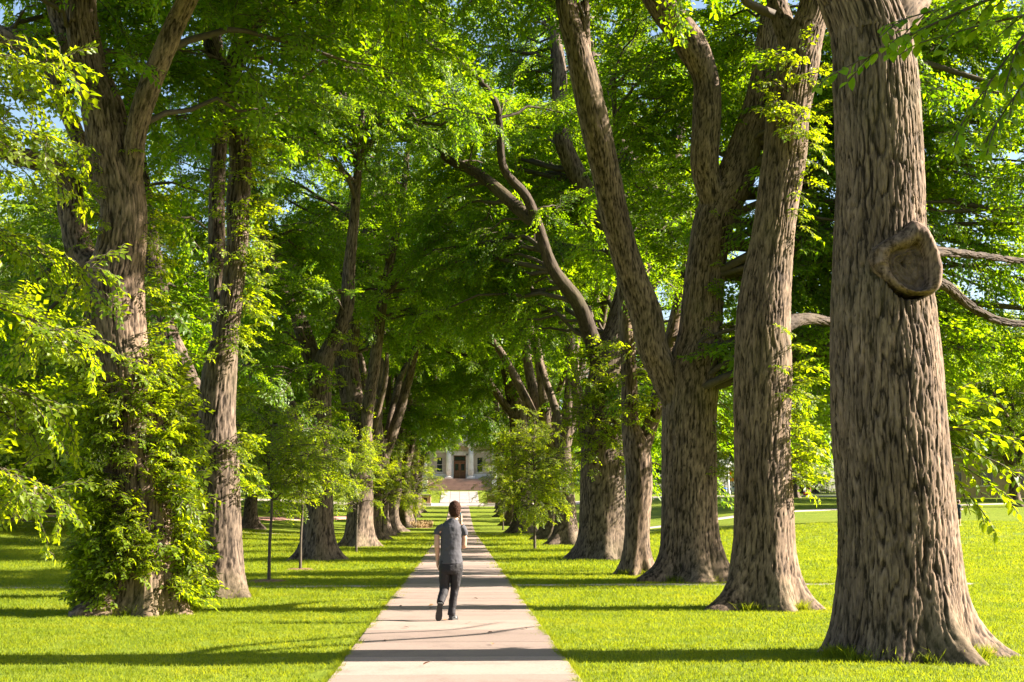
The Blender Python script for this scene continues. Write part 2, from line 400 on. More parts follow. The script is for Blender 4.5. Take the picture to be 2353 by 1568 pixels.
CLUMPS_B = [make_clump('background_branchlet', 51 + k, 1.5, 13, .19, .11, M_LEAFD, droop=.25, sub=6) for k in range(4)]
SPRAYS = [make_clump('leaf_spray', 71 + k, .62, 6, .115, .064, M_LEAFY, droop=.12 + .15 * (k % 3), spread=.5, sub=5) for k in range(4)]
def make_tuft(name, seed, n=120, R=.21, h=.045):
    r = np.random.RandomState(seed); V, F, LV = [], [], []
    for k in range(n):
        x, yy = r.uniform(-R, R, 2); a = r.uniform(0, 6.283); hh = h * r.uniform(.55, 1.25); wd = r.uniform(.003, .0055)
        c, s = math.cos(a), math.sin(a); le = r.normal(0, .55, 2) * hh
        p0 = np.array([x, yy, -.01]); b = len(V)
        V += [p0 + np.array([c, s, 0]) * wd, p0 - np.array([c, s, 0]) * wd, p0 + np.array([le[0] * .45 - c * wd * .7, le[1] * .45 - s * wd * .7, hh * .6]),
              p0 + np.array([le[0] * .45 + c * wd * .7, le[1] * .45 + s * wd * .7, hh * .6]), p0 + np.array([le[0], le[1], hh])]
        F += [(b, b+1, b+2), (b, b+2, b+3), (b+3, b+2, b+4)]; LV += [r.rand()] * 5
    me = np_mesh(name, np.array(V), np.array(F), M_BLADE, {'lv': np.array(LV)}, smooth=False)
    return bpy.data.objects.new(name, me)
TUFTS = [make_tuft('grass_tuft', 91 + k) for k in range(4)]
TALLS = [make_tuft('tall_grass_tuft', 97 + k, 46, .10, .16) for k in range(3)]

def scatter_group(name, templates):
    ng = bpy.data.node_groups.new(name, 'GeometryNodeTree')
    ng.interface.new_socket('Geometry', in_out='INPUT', socket_type='NodeSocketGeometry')
    ng.interface.new_socket('Geometry', in_out='OUTPUT', socket_type='NodeSocketGeometry')
    gi = ng.nodes.new('NodeGroupInput'); go = ng.nodes.new('NodeGroupOutput')
    jn = ng.nodes.new('GeometryNodeJoinGeometry')
    for t in reversed(templates):
        oi = ng.nodes.new('GeometryNodeObjectInfo'); oi.inputs['Object'].default_value = t
        gti = ng.nodes.new('GeometryNodeGeometryToInstance')
        ng.links.new(oi.outputs['Geometry'], gti.inputs[0]); ng.links.new(gti.outputs[0], jn.inputs[0])
    iop = ng.nodes.new('GeometryNodeInstanceOnPoints'); iop.inputs['Pick Instance'].default_value = True
    def na(n, t):
        x = ng.nodes.new('GeometryNodeInputNamedAttribute'); x.data_type = t; x.inputs['Name'].default_value = n; return x
    ar, sc, ix = na('rot', 'FLOAT_VECTOR'), na('scl', 'FLOAT'), na('idx', 'INT')
    e2r = ng.nodes.new('FunctionNodeEulerToRotation')
    ng.links.new(ar.outputs['Attribute'], e2r.inputs[0]); ng.links.new(e2r.outputs[0], iop.inputs['Rotation'])
    ng.links.new(sc.outputs['Attribute'], iop.inputs['Scale']); ng.links.new(ix.outputs['Attribute'], iop.inputs['Instance Index'])
    ng.links.new(gi.outputs[0], iop.inputs['Points']); ng.links.new(jn.outputs[0], iop.inputs['Instance']); ng.links.new(iop.outputs[0], go.inputs[0])
    return ng
G_CLUMP = scatter_group('crown_scatter', CLUMPS); G_YOUNG = scatter_group('young_crown_scatter', CLUMPS_Y)
G_BACK = scatter_group('background_crown_scatter', CLUMPS_B); G_SPRAY = scatter_group('shoot_scatter', SPRAYS)
G_TUFT = scatter_group('grass_scatter', TUFTS); G_TALL = scatter_group('tall_grass_scatter', TALLS)
NV = {G_CLUMP: 5, G_YOUNG: 4, G_BACK: 4, G_SPRAY: 4, G_TUFT: 4, G_TALL: 3}
def scatter(name, P, ROT, S, group, parent=None, me=None, seed=0):
    if me is None:
        idx = np.random.RandomState(seed).randint(0, NV[group], len(P))
        me = np_mesh(name, np.array(P), [], [], {'rot': np.array(ROT), 'scl': np.array(S, float), 'idx': idx.astype(int)})
    o = link(name, me, parent); m = o.modifiers.new('scatter', 'NODES'); m.node_group = group
    o['kind'] = 'stuff'
    return o
def orient(d, roll, up=(0, 0, 1)):
    x = Vector(d).normalized(); z = Vector(up) - x * x.dot(Vector(up))
    if z.length < 1e-3: z = Vector((1, 0, 0))
    z.normalize(); y = z.cross(x); m = Matrix((x, y, z)).transposed() @ Matrix.Rotation(roll, 3, 'X')
    return m.to_euler()

# ------------------------------------------------------------------ tree building
def resample(P, Rr, n):
    P = np.asarray(P, float); Rr = np.asarray(Rr, float)
    ext = np.vstack([2 * P[0] - P[1], P, 2 * P[-1] - P[-2]])
    seg = np.concatenate([[0], np.cumsum(np.linalg.norm(np.diff(P, axis=0), axis=1))])
    s = np.linspace(0, seg[-1], n); k = np.clip(np.searchsorted(seg, s, 'right') - 1, 0, len(P) - 2)
    t = (s - seg[k]) / (seg[k + 1] - seg[k]); t = t[:, None]
    p0, p1, p2, p3 = ext[k], ext[k + 1], ext[k + 2], ext[k + 3]
    out = .5 * ((2 * p1) + (-p0 + p2) * t + (2*p0 - 5*p1 + 4*p2 - p3) * t**2 + (-p0 + 3*p1 - 3*p2 + p3) * t**3)
    tr = t[:, 0]; tr = tr * tr * (3 - 2 * tr) * .5 + tr * .5
    return out, Rr[k] + (Rr[k + 1] - Rr[k]) * tr, s
def bark_tube(P, Rr, na, nl, amp, flare=0, fh=.5, lobes=(), seed=0, base_z=0, freq=1.0, lump=.05):
    C, rr, s = resample(P, Rr, nl)
    T = np.gradient(C, axis=0); T /= np.linalg.norm(T, axis=1)[:, None]
    a = np.array([1.0, 0, 0]); A = []
    for t in T:
        a = a - t * a.dot(t); a /= np.linalg.norm(a); A.append(a.copy())
    A = np.array(A); B = np.cross(T, A)
    th = np.linspace(0, 2 * math.pi, na, endpoint=False)
    ct, st = np.cos(th), np.sin(th)
    RR = np.repeat(rr[:, None], na, 1); H = np.repeat((C[:, 2] - base_z)[:, None], na, 1)
    if flare:
        e = np.exp(-np.clip(H, 0, None) / fh); lob = np.zeros(na)
        for an, stg, wd in lobes:
            dth = (th - an + math.pi) % (2 * math.pi) - math.pi; lob += stg * np.exp(-(dth / wd) ** 2)
        RR = RR * (1 + flare * e * .45) + rr[:, None] * flare * (e ** 1.35) * lob[None, :]
        RR = RR + rr[:, None] * .10 * np.exp(-np.clip(H, 0, None) / (fh * 3)) * (lob[None, :] - .5)
    q = np.stack([rr[:, None] * ct[None, :], rr[:, None] * st[None, :], np.repeat(s[:, None], na, 1)], -1).reshape(-1, 3) + seed * 13.7
    lum = perlin(q * (1.3, 1.3, .5)) * .6 + perlin(q * (2.9, 2.9, 1.1) + 5) * .3
    d = lum * lump * 2 * np.repeat(rr, na)
    ridge = np.full(len(q), .5)
    if amp:
        wv = np.stack([perlin(q * (3.0, 3.0, 1.5) + 9), perlin(q * (3.0, 3.0, 1.5) + 31), np.zeros(len(q))], 1) * .55
        f = 17 * freq
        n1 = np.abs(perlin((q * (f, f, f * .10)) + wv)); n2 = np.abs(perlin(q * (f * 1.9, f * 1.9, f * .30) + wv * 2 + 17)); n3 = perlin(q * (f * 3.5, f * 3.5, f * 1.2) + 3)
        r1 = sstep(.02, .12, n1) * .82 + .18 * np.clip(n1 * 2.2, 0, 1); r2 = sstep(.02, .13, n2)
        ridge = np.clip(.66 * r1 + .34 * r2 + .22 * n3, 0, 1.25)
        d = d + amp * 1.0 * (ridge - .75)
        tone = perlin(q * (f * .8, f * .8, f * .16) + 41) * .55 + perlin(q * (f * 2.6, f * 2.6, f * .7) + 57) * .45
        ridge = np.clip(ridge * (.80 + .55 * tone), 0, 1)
    RR = RR + d.reshape(nl, na)
    V = C[:, None, :] + RR[:, :, None] * (A[:, None, :] * ct[None, :, None] + B[:, None, :] * st[None, :, None])
    V = V.reshape(-1, 3)
    jj, ii = np.meshgrid(np.arange(nl - 1), np.arange(na), indexing='ij'); i2 = (ii + 1) % na
    F = np.stack([jj * na + ii, jj * na + i2, (jj + 1) * na + i2, (jj + 1) * na + ii], -1).reshape(-1, 4)
    return V, F, ridge, C, rr
def nodes_along(C, rr, k=3): return [(C[i], rr[i]) for i in range(0, len(C), max(1, len(C) // (k * 8)))]

def grow_crown(rng, skel, targets, per=9, jit=.32, sc=(.8, 1.25), start=.3, thick=1.0):
    """branches from the skeleton to the targets; returns branch mesh data and clump points"""
    BV, BF, P, Rt, S = [], [], [], [], []
    SP = np.array([c for c, r in skel]); SR = np.array([r for c, r in skel])
    for T in targets:
        T = np.array(T); dv = T - SP; dist = np.linalg.norm(dv, axis=1)
        cost = dist + np.clip(SP[:, 2] - T[2], 0, None) * .8 + rng.uniform(0, .8, len(SP))
        k = int(np.argmin(cost)); N0 = SP[k]; L = dist[k]
        if L < .4: continue
        bow = np.array([rng.normal() * .10 * L, rng.normal() * .10 * L, (.10 + rng.rand() * .12) * L])
        n = 7; ts = np.linspace(0, 1, n)
        C = [N0 + (T - N0) * t + bow * 4 * t * (1 - t) * .6 + (rng.normal(size=3) * .03 * L if 0 < i < n - 1 else 0) for i, t in enumerate(ts)]
        r0 = min(SR[k] * .6, (.012 * L + .018) * thick); tube_simple(BV, BF, C, [r0 * (1 - t) ** .8 + .007 for t in ts], 5)
        C = np.array(C)
        m = max(3, int(per * rng.uniform(.7, 1.3) * min(1.5, .45 + L / 5)))
        for j in range(m):
            t = start + (1 - start) * (j + rng.rand()) / m; x = t * (n - 1); i = min(n - 2, int(x)); c = C[i] + (C[i + 1] - C[i]) * (x - i)
            d = (C[i + 1] - C[i]); d = d / (np.linalg.norm(d) + 1e-6)
            a = rng.normal(size=3); a[2] *= .45; dd = d * .8 + a * .75; dd[2] -= .18
            P.append(c + rng.normal(size=3) * jit * (.4 + .6 * t)); Rt.append(tuple(orient(dd, rng.normal() * .45))); S.append(rng.uniform(*sc))
    return BV, BF, P, Rt, S

def ell_targets(rng, n, c, rad, lowcut=None, shell=.45):
    out = []
    while len(out) < n:
        d = rng.normal(size=3); d /= np.linalg.norm(d); r = (shell ** 3 + (1 - shell ** 3) * rng.rand()) ** (1 / 3)
        p = np.array(c) + d * r * np.array(rad)
        if lowcut is not None and p[2] < lowcut(p): continue
        out.append(p)
    return out

def finish_tree(root, base, trunk_data, limbs, branches, clumps, mat, crown_group, mats_shared=None, seed=0):
    base = np.array(base)
    V, F, ridge = trunk_data
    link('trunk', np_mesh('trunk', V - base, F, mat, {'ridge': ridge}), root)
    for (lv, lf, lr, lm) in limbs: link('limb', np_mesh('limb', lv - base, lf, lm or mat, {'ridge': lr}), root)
    BV, BF = branches
    if BV: link('branches', np_mesh('branches', np.array(BV) - base, np.array(BF), M_TWIG), root)
    P, Rt, S = clumps
    if len(P): scatter('crown', np.array(P) - base, Rt, S, crown_group, root, seed=seed)

def traced_tree(name, label, y, trunk, limbs, seed, na, nl, amp, flare, lobes, ext_top=6, targets=None, mat=None, per=9,
                group=None, fh=.5, freq=1.0, limb_na=None, root_v=None, scl=(.8, 1.25), extra=None, ext_dir=None, lump=.05):
    """trunk / limbs: (u, v, width, dy) traced in photo units, standing at depth y"""
    rng = np.random.RandomState(seed); mat = mat or M_BARK
    def conv(L):
        P, Rr = [], []
        for p in L:
            u, v, wd = p[:3]; yy = y + (p[3] if len(p) > 3 else 0); q = at(u, v, yy); P.append(q)
            Rr.append(wd / 2 * yy / FD)
        return np.array(P), np.array(Rr)
    P, Rr = conv(trunk)
    gz = float(hgt(P[0][0], P[0][1])); P[0][2] = gz - .15
    base = np.array([P[0][0], P[0][1], gz])
    if ext_top:
        d = P[-1] - P[-2]; d /= np.linalg.norm(d); d = d + np.array(ext_dir or (0, 0, .3)); d /= np.linalg.norm(d)
        P = np.vstack([P, P[-1] + d * ext_top * .5, P[-1] + d * ext_top + np.array([0, 0, .4])]); Rr = np.concatenate([Rr, [Rr[-1] * .66, Rr[-1] * .28]])
    V, F, ridge, C, rr = bark_tube(P, Rr, na, nl, amp, flare, fh, lobes, seed, gz, freq, lump)
    skel = [(C[i], rr[i]) for i in range(int(len(C) * .35), len(C), max(1, len(C) // 30))]
    LM = []
    for L in limbs:
        opt = {}
        if isinstance(L, dict): opt = L; L = L['pts']
        p, r = conv(L); e = opt.get('ext', 5)
        if e:
            d = p[-1] - p[-2]; d /= np.linalg.norm(d); d = d + np.array(opt.get('dir', (0, 0, .15))); d /= np.linalg.norm(d)
            p = np.vstack([p, p[-1] + d * e * .5 + rng.normal(size=3) * .2, p[-1] + d * e + np.array([0, 0, .5]) + rng.normal(size=3) * .3]); r = np.concatenate([r, [r[-1] * .6, r[-1] * .25]])
        n2 = limb_na or max(16, na // 2); l2 = max(24, int(nl * .6))
        lv, lf, lr, lc, lrr = bark_tube(p, r, n2, l2, amp * .8, seed=seed + len(LM) + 1, freq=freq, lump=lump)
        LM.append((lv, lf, lr, opt.get('mat'))); skel += [(lc[i], lrr[i]) for i in range(2, len(lc), max(1, len(lc) // 20))]
    root = empty(name, base); tag(root, label, 'tree', group)
    tg = targets(rng, base) if targets else []
    BV, BF, cp, cr, cs = grow_crown(rng, skel, tg, per, sc=scl)
    finish_tree(root, base, (V, F, ridge), LM, (BV, BF), (cp, cr, cs), mat, G_CLUMP, seed=seed)
    return root, base, (C, rr)

def shoots(root, base, axis, spec, seed, group=None, name='shoots'):
    """leafy shoots standing out from a trunk; spec rows: z0, z1, n, angle0, angle1, scale0, scale1"""
    rng = np.random.RandomState(seed); C, rr = axis; P, Rt, S = [], [], []
    for z0, z1, n, a0, a1, s0, s1 in spec:
        for k in range(n):
            z = rng.uniform(z0, z1); i = int(np.argmin(np.abs(C[:, 2] - z))); a = rng.uniform(a0, a1)
            d = np.array([math.cos(a), math.sin(a), 0]); p = C[i] + d * rr[i] * 1.0; p[2] = z
            dd = d + rng.normal(size=3) * .35; dd[2] += rng.uniform(-.35, .45)
            P.append(p - base); Rt.append(tuple(orient(dd, rng.normal() * .4))); S.append(rng.uniform(s0, s1))
    scatter(name, np.array(P), Rt, S, group or G_SPRAY, root, seed=seed)

ROWR = 'old elms along the right side of the walk'; ROWL = 'old elms along the left side of the walk'
pi = math.pi
def lob(rng, n): return [(rng.uniform(0, 2 * pi), rng.uniform(.5, 1.0), rng.uniform(.22, .4)) for _ in range(n)]

# ---- right row
def tg_r1(rng, b): return ell_targets(rng, 50, (b[0] - .3, b[1] + .5, 13.0), (5.6, 5.2, 4.2), lambda p: 13.5, .3)
t_r1, b_r1, ax_r1 = traced_tree('elm_tree', 'huge nearest elm with round pruning scar on its trunk', 16.3,
    [(2072, 1500, 262), (2068, 1400, 268), (2066, 1277, 266), (2060, 1174, 264), (2047, 1020, 264), (2038, 860, 254), (2030, 718, 240), (2024, 600, 222), (2021, 513, 210), (2020, 410, 203), (2012, 205, 200), (2003, 103, 188), (1975, 0, 184)],
    [{'pts': [(2020, 90, 120), (2075, 20, 100), (2130, -60, 85, 1.0), (2200, -160, 70, 2)], 'ext': 4}, {'pts': [(2050, 592, 34, .3), (2120, 580, 28, .9), (2165, 579, 22, 1.4), (2215, 584, 19, 1.8), (2270, 590, 16, 2.2), (2360, 600, 13, 2.8)], 'ext': 2.5, 'mat': M_BARK_SHADE, 'dir': (0, 0, 0)},
     {'pts': [(2050, 622, 36, .3), (2120, 640, 30, .8), (2170, 655, 24, 1.2), (2225, 700, 20, 1.7), (2290, 735, 17, 2.2), (2370, 744, 14, 2.8)], 'ext': 2.5, 'mat': M_BARK_SHADE, 'dir': (0, 0, 0)}], 1, 360, 620, .038, .62,
    [(-.10, 1.08, .30), (-1.15, 1.05, .26), (-1.9, .30, .4), (2.6, .35, .5), (1.2, .8, .4)], ext_top=7, targets=tg_r1, group=ROWR, fh=.42, freq=.95, limb_na=90, ext_dir=(-.25, 0, .3))
def tg_r2(rng, b): return ell_targets(rng, 64, (b[0] - .2, b[1], 13.5), (6.0, 5.5, 4.6), lambda p: 12.5 if p[0] > b[0] - 3 else 11.0, .3)
t_r2, b_r2, ax_r2 = traced_tree('elm_tree', 'second elm of the right row, pale trunk leaning right towards its top', 24.1,
    [(1751, 1398, 146), (1753, 1328, 146), (1755, 1225, 136), (1751, 1020, 128), (1753, 866, 133), (1754, 718, 124), (1780, 513, 97), (1803, 359, 101), (1811, 256, 103), (1834, 154, 97), (1852, 77, 85), (1876, 0, 76)],
    [[(1838, 150, 60), (1795, 40, 50, .5), (1770, -60, 42, 1)], {'pts': [(1760, 760, 60, .5), (1840, 735, 28, 1.2), (1900, 738, 20, 2)], 'ext': 3, 'dir': (0, 0, 0), 'mat': M_BARK_SHADE}], 2, 190, 380, .036, .75,
    [(-.3, 1.0, .3), (-1.3, .8, .3), (-2.6, 1.2, .3), (.9, .8, .35), (2.2, .8, .35)], targets=tg_r2, group=ROWR, fh=.42, limb_na=60)
def tg_r3(rng, b):
    return ell_targets(rng, 66, (b[0] - .2, b[1] + 1, 14.5), (6.5, 5.0, 5.0), lambda p: 10.0 if p[0] > b[0] + .5 else 13.5, .3) + ell_targets(rng, 50, (b[0] + 6.6, b[1] - 1.0, 7.6), (4.6, 2.2, 4.2)) + ell_targets(rng, 30, (b[0] + 7.2, b[1] - .6, 11.6), (4.6, 2.6, 2.6))
t_r3, b_r3, ax_r3 = traced_tree('elm_tree', 'third large elm of the right row, forking low with a long limb leaning left', 33.5,
    [(1583, 1334, 130), (1586, 1277, 132), (1583, 1123, 126), (1583, 969, 126), (1592, 866, 122), (1608, 769, 100), (1622, 615, 92), (1640, 513, 96), (1663, 461, 96), (1690, 410, 92), (1720, 308, 70), (1752, 205, 68), (1768, 103, 66), (1778, 0, 56)],
    [[(1560, 930, 70, -.05), (1522, 850, 70, -.1), (1498, 795, 70, -.2), (1482, 718, 74, -.3), (1446, 615, 66, -.5), (1417, 513, 64, -.7), (1395, 410, 66, -.9), (1372, 308, 70, -1.1), (1349, 205, 66, -1.2), (1325, 103, 56, -1.3), (1300, 0, 50, -1.4)],
     [(1650, 500, 60, -.1), (1625, 410, 66, -.2), (1619, 359, 67, -.3), (1625, 256, 68, -.3), (1622, 180, 62, -.3), (1588, 103, 76, -.4), (1550, 51, 72, -.4), (1514, 0, 72, -.4)],
     {'pts': [(1345, 190, 26, -1.2), (1346, 100, 24, -1.3), (1344, 0, 20, -1.3)], 'ext': 3}], 3, 150, 360, .036, .8, [(-.5, 1.1, .3), (-1.5, .8, .28), (-2.7, .9, .3), (.8, .8, .35), (2.1, .8, .3)], targets=tg_r3, group=ROWR, fh=.45, limb_na=80)
def tg_r4(rng, b): return ell_targets(rng, 44, (b[0] - .5, b[1] + .5, 11.5), (4.0, 3.5, 4.5), lambda p: 6.3 if p[0] > b[0] - .8 else 99, .3) + ell_targets(rng, 8, (b[0] + 4.6, b[1] + 1.5, 5.6), (2.6, 2.6, 2.4))
t_r4, b_r4, ax_r4 = traced_tree('elm_tree', 'slim forked elm squeezed between two thick trunks in the right row', 36.6,
    [(1460, 1318, 62), (1463, 1225, 55), (1468, 1097, 60), (1462, 1030, 62), (1448, 969, 40), (1446, 866, 36), (1440, 760, 34), (1432, 640, 30)],
    [[(1466, 1060, 40), (1490, 990, 36, .1), (1512, 920, 36, .3), (1530, 830, 32, .6), (1560, 700, 30, .8)]], 4, 60, 160, .024, .6, lob(np.random.RandomState(4), 5), ext_top=5, targets=tg_r4, group=ROWR, fh=.4, freq=1.2, limb_na=40)
def tg_r5(rng, b):
    return ell_targets(rng, 84, (b[0] - 1.0, b[1] + 3.5, 15), (7.0, 5.5, 7.5), lambda p: 7.5, .3) + ell_targets(rng, 20, (b[0] - 4.2, b[1] + 2.5, 10.0), (3.4, 2.0, 2.8)) + ell_targets(rng, 16, (b[0] + 5.6, b[1], 6.2), (3.6, 4.0, 3.0))
t_r5, b_r5, ax_r5 = traced_tree('elm_tree', 'broad elm of the right row sending a long crooked dark branch over the walk', 48,
    [(1380, 1286, 98), (1384, 1225, 100), (1385, 1174, 106), (1384, 1020, 97), (1383, 918, 82), (1395, 830, 70), (1425, 740, 56), (1470, 620, 46), (1516, 500, 46), (1540, 400, 40)],
    [{'pts': [(1388, 880, 50), (1372, 815, 42, -.2), (1357, 770, 38, -.4), (1326, 693, 34, -.8), (1269, 615, 29, -1.2), (1234, 513, 25, -1.5), (1208, 451, 23, -1.8), (1157, 385, 19, -2.2), (1147, 282, 16, -2.6), (1131, 221, 15, -3), (1065, 149, 13, -3.4), (1003, 113, 10, -3.7), (942, 67, 8, -4), (890, 31, 5, -4)], 'ext': 0, 'mat': M_BARK_SHADE},
     {'pts': [(1232, 520, 24, -1.5), (1193, 482, 32, -1.2), (1106, 405, 25, -.6), (1034, 369, 20, 0), (973, 323, 15, .3), (849, 328, 10, .5), (747, 349, 7, .8)], 'ext': 0, 'mat': M_BARK_SHADE},
     [(1395, 840, 56, .3), (1430, 700, 50, .6), (1480, 560, 48, .8), (1516, 492, 46, 1), (1490, 436, 44, 1), (1429, 349, 40, 1.2), (1388, 246, 36, 1.2)],
     [(1420, 600, 40, 1), (1383, 500, 44, 1.2), (1330, 410, 44, 1.4), (1290, 308, 42, 1.4), (1285, 170, 36, 1.5)]], 5, 96, 220, .032, .8, lob(np.random.RandomState(5), 6), ext_top=5, targets=tg_r5, group=ROWR, fh=.45, limb_na=40, mat=M_BARK2)
def tg_r6(rng, b): return ell_targets(rng, 100, (b[0] - .8, b[1], 13.5), (7.5, 6, 9), lambda p: 10.0, .3)
t_r6, b_r6, ax_r6 = traced_tree('elm_tree', 'far right-row elm with orange-tinted snaking limbs over the walk', 101,
    [(1205, 1224, 46), (1200, 1120, 42), (1194, 1020, 40), (1189, 957, 40), (1172, 869, 36), (1157, 816, 30), (1140, 781, 26), (1116, 734, 25), (1125, 681, 22), (1128, 605, 18), (1125, 560, 14)],
    [{'pts': [(1165, 842, 28), (1150, 806, 26, -.3), (1107, 772, 18, -.8), (1077, 728, 16, -1.2), (1072, 699, 15, -1.4), (1088, 672, 15, -1.4), (1113, 655, 12, -1), (1095, 610, 9, -1)], 'ext': 2},
     [(1188, 960, 22), (1169, 942, 18, -.5), (1125, 880, 17, -1), (1099, 822, 13, -1.5), (1025, 807, 8, -2)],
     [(1192, 930, 26), (1180, 830, 20, .5), (1160, 740, 16, .8), (1150, 650, 12, 1)]], 6, 40, 120, .03, .8, lob(np.random.RandomState(6), 5), ext_top=6, targets=tg_r6, group=ROWR, limb_na=20, mat=M_BARK2, per=8, scl=(1.1, 1.7))

# ---- left row
def tg_l1(rng, b): return ell_targets(rng, 66, (b[0] + .3, b[1], 12.5), (5.5, 5.0, 4.5), lambda p: 7.2 if p[0] < b[0] + 2 else 7.8, .3) + ell_targets(rng, 7, (b[0] - 1.8, b[1] + 1.5, 5.2), (1.4, 1.2, 1.6))
t_l1, b_l1, ax_l1 = traced_tree('elm_tree', 'elm at left whose trunk is wrapped in leafy green shoots down to the grass', 23.4,
    [(318, 1402, 148), (328, 1328, 146), (320, 1174, 140), (310, 1020, 136), (292, 866, 134), (272, 795, 132), (262, 667, 136), (279, 564, 112), (283, 461, 104), (259, 359, 108), (238, 256, 97), (207, 154, 76), (190, 70, 72), (184, 0, 72)],
    [[(240, 640, 70, .4), (190, 590, 66, .8), (164, 490, 60, 1), (158, 420, 56, 1.1), (120, 380, 48, 1.0), (70, 366, 44, .9), (0, 335, 40, .7)],
     [(262, 470, 44, .6), (218, 426, 38, .9), (185, 330, 36, 1.2), (150, 250, 34, 1.4), (110, 150, 34, 1.6), (30, 90, 42, 1.8), (-30, 60, 40, 2)],
     [(300, 420, 50, -.1), (308, 370, 46, -.2), (312, 308, 48, -.3), (338, 215, 52, -.4), (379, 113, 50, -.5), (405, 51, 48, -.5), (430, 0, 46, -.6)],
     [(205, 215, 44, .3), (172, 140, 40, .5), (148, 80, 38, .6), (122, 0, 36, .8)]], 7, 170, 400, .036, .85, [(-1.2, .9, .25), (-.3, .8, .3), (-2.4, 1.0, .35), (2.6, .7, .4), (1.0, .8, .4)], targets=tg_l1, group=ROWL, fh=.4, limb_na=70)
def tg_l2(rng, b): return ell_targets(rng, 76, (b[0] + .3, b[1] + .5, 13.5), (6, 5, 5), lambda p: 8.0 if p[0] < b[0] + 1 else 10.5, .3) + ell_targets(rng, 10, (b[0] - 1.2, b[1] + 2.2, 6.6), (1.5, 1.2, 1.8))
t_l2, b_l2, ax_l2 = traced_tree('elm_tree', 'tall straight elm just behind the shoot-covered tree at left', 27.7,
    [(508, 1366, 108), (500, 1225, 108), (498, 1071, 100), (498, 969, 84), (504, 866, 80), (520, 764, 58), (528, 718, 52), (545, 564, 48), (547, 461, 54), (552, 359, 50), (530, 205, 44), (487, 103, 36), (477, 0, 34)],
    [[(475, 1000, 60, .3), (451, 933, 62, .4), (412, 841, 58, .8), (382, 764, 54, 1.1), (358, 640, 46, 1.5), (340, 520, 40, 1.8)],
     [(540, 240, 40, .1), (536, 169, 40, .2), (559, 82, 40, .4), (605, 0, 38, .6)],
     [(512, 800, 40, .3), (502, 700, 38, .5), (498, 560, 38, .6), (500, 400, 36, .7), (508, 240, 34, .8)]], 8, 120, 340, .032, .6, lob(np.random.RandomState(8), 5), targets=tg_l2, group=ROWL, fh=.4, limb_na=60, mat=M_BARK2)
def tg_l3(rng, b): return ell_targets(rng, 100, (b[0] + .8, b[1], 14.5), (7, 5.5, 7.5), lambda p: 7.4 if p[0] < b[0] + .3 else 14.0, .3) + ell_targets(rng, 12, (b[0] - 1.0, b[1] - 1.5, 7.5), (2.2, 1.2, 2.2))
t_l3, b_l3, ax_l3 = traced_tree('elm_tree', 'left-row elm with a sunlit pale limb curving right above the staked saplings', 48,
    [(729, 1285, 72), (732, 1174, 64), (733, 1020, 56), (735, 918, 52), (742, 841, 48), (760, 800, 40), (780, 760, 34), (798, 700, 32), (802, 620, 28), (812, 520, 24)],
    [[(735, 900, 44, .2), (722, 840, 42, .3), (692, 750, 40, .5), (652, 680, 36, .7), (620, 600, 32, .9), (596, 500, 28, 1)],
     {'pts': [(725, 1010, 40, .6), (692, 967, 40, 1), (615, 885, 36, 1.8), (545, 833, 32, 2.5)], 'ext': 5}], 9, 80, 220, .03, .8, lob(np.random.RandomState(9), 6), targets=tg_l3, group=ROWL, fh=.45, limb_na=36, mat=M_BARK2)
def tg_l4(rng, b): return ell_targets(rng, 110, (b[0] + .8, b[1], 15.5), (7.5, 6, 8.5), lambda p: 9.5, .3)
t_l4, b_l4, ax_l4 = traced_tree('elm_tree', 'left-row elm splitting into several upright slender stems', 65,
    [(822, 1255, 62), (828, 1159, 58), (829, 1086, 53), (833, 1013, 48), (822, 950, 40), (806, 850, 38), (806, 800, 36), (822, 650, 30), (836, 580, 24)],
    [[(838, 1020, 30, -.3), (846, 930, 28, -.6), (860, 850, 27, -.8), (872, 740, 26, -1), (885, 660, 22, -1.1), (905, 560, 19, -1.3), (926, 450, 16, -1.4), (937, 340, 13, -1.5)],
     [(878, 700, 20, -1), (900, 660, 18, -1), (940, 600, 17, -1.2), (990, 545, 16, -1.3), (1030, 510, 14, -1.3)],
     [(800, 930, 30, .5), (780, 820, 28, 1), (775, 720, 24, 1.2), (790, 620, 20, 1.4)]], 10, 64, 180, .03, .8, lob(np.random.RandomState(10), 6), targets=tg_l4, group=ROWL, fh=.45, limb_na=30, mat=M_BARK2, scl=(.9, 1.4))

# leafy shoots on the trunks
shoots(t_l1, b_l1, ax_l1, [(.15, 1.6, 190, -pi * .98, -pi * .64, .5, 1.05), (.15, 1.5, 140, -.5, .9, .5, 1.1), (.6, 1.6, 60, -2.0, -1.2, .4, .8), (1.5, 3.9, 180, -pi * 1.05, -pi * .48, .45, 1.0), (1.5, 4.2, 170, -1.15, .8, .5, 1.15), (1.5, 3.6, 70, 1, 3, .5, .9),
      (4.0, 6.6, 26, -.6, 1.0, .6, .9), (4, 8.6, 30, -2.9, -1.9, .5, .8), (6.6, 9.0, 14, -.8, .4, .5, .9)], 21)
shoots(t_l1, b_l1, ax_l1, [(.3, 1.2, 14, -3.3, -2.4, .5, .8), (.3, 1.2, 12, -.6, .3, .5, .8), (1.4, 4.2, 16, -3.3, -1.9, .6, .95), (1.6, 4.4, 22, -1.2, .4, .6, 1.0)], 29, G_YOUNG, 'long_shoots')
shoots(t_l2, b_l2, ax_l2, [(1.9, 3.2, 26, -.9, .6, .5, .95), (4.4, 9.5, 80, -2.9, .4, .5, .95), (5.0, 9, 40, -.6, .8, .6, 1.1)], 22)
shoots(t_r2, b_r2, ax_r2, [(2.0, 4.1, 46, -.5, .6, .6, 1.1), (3.4, 4.9, 12, -1.2, -.3, .5, .8), (6.5, 9.4, 24, -1.3, .5, .5, .9), (8.0, 9.5, 26, -2.4, -1.3, .6, 1.0)], 23)
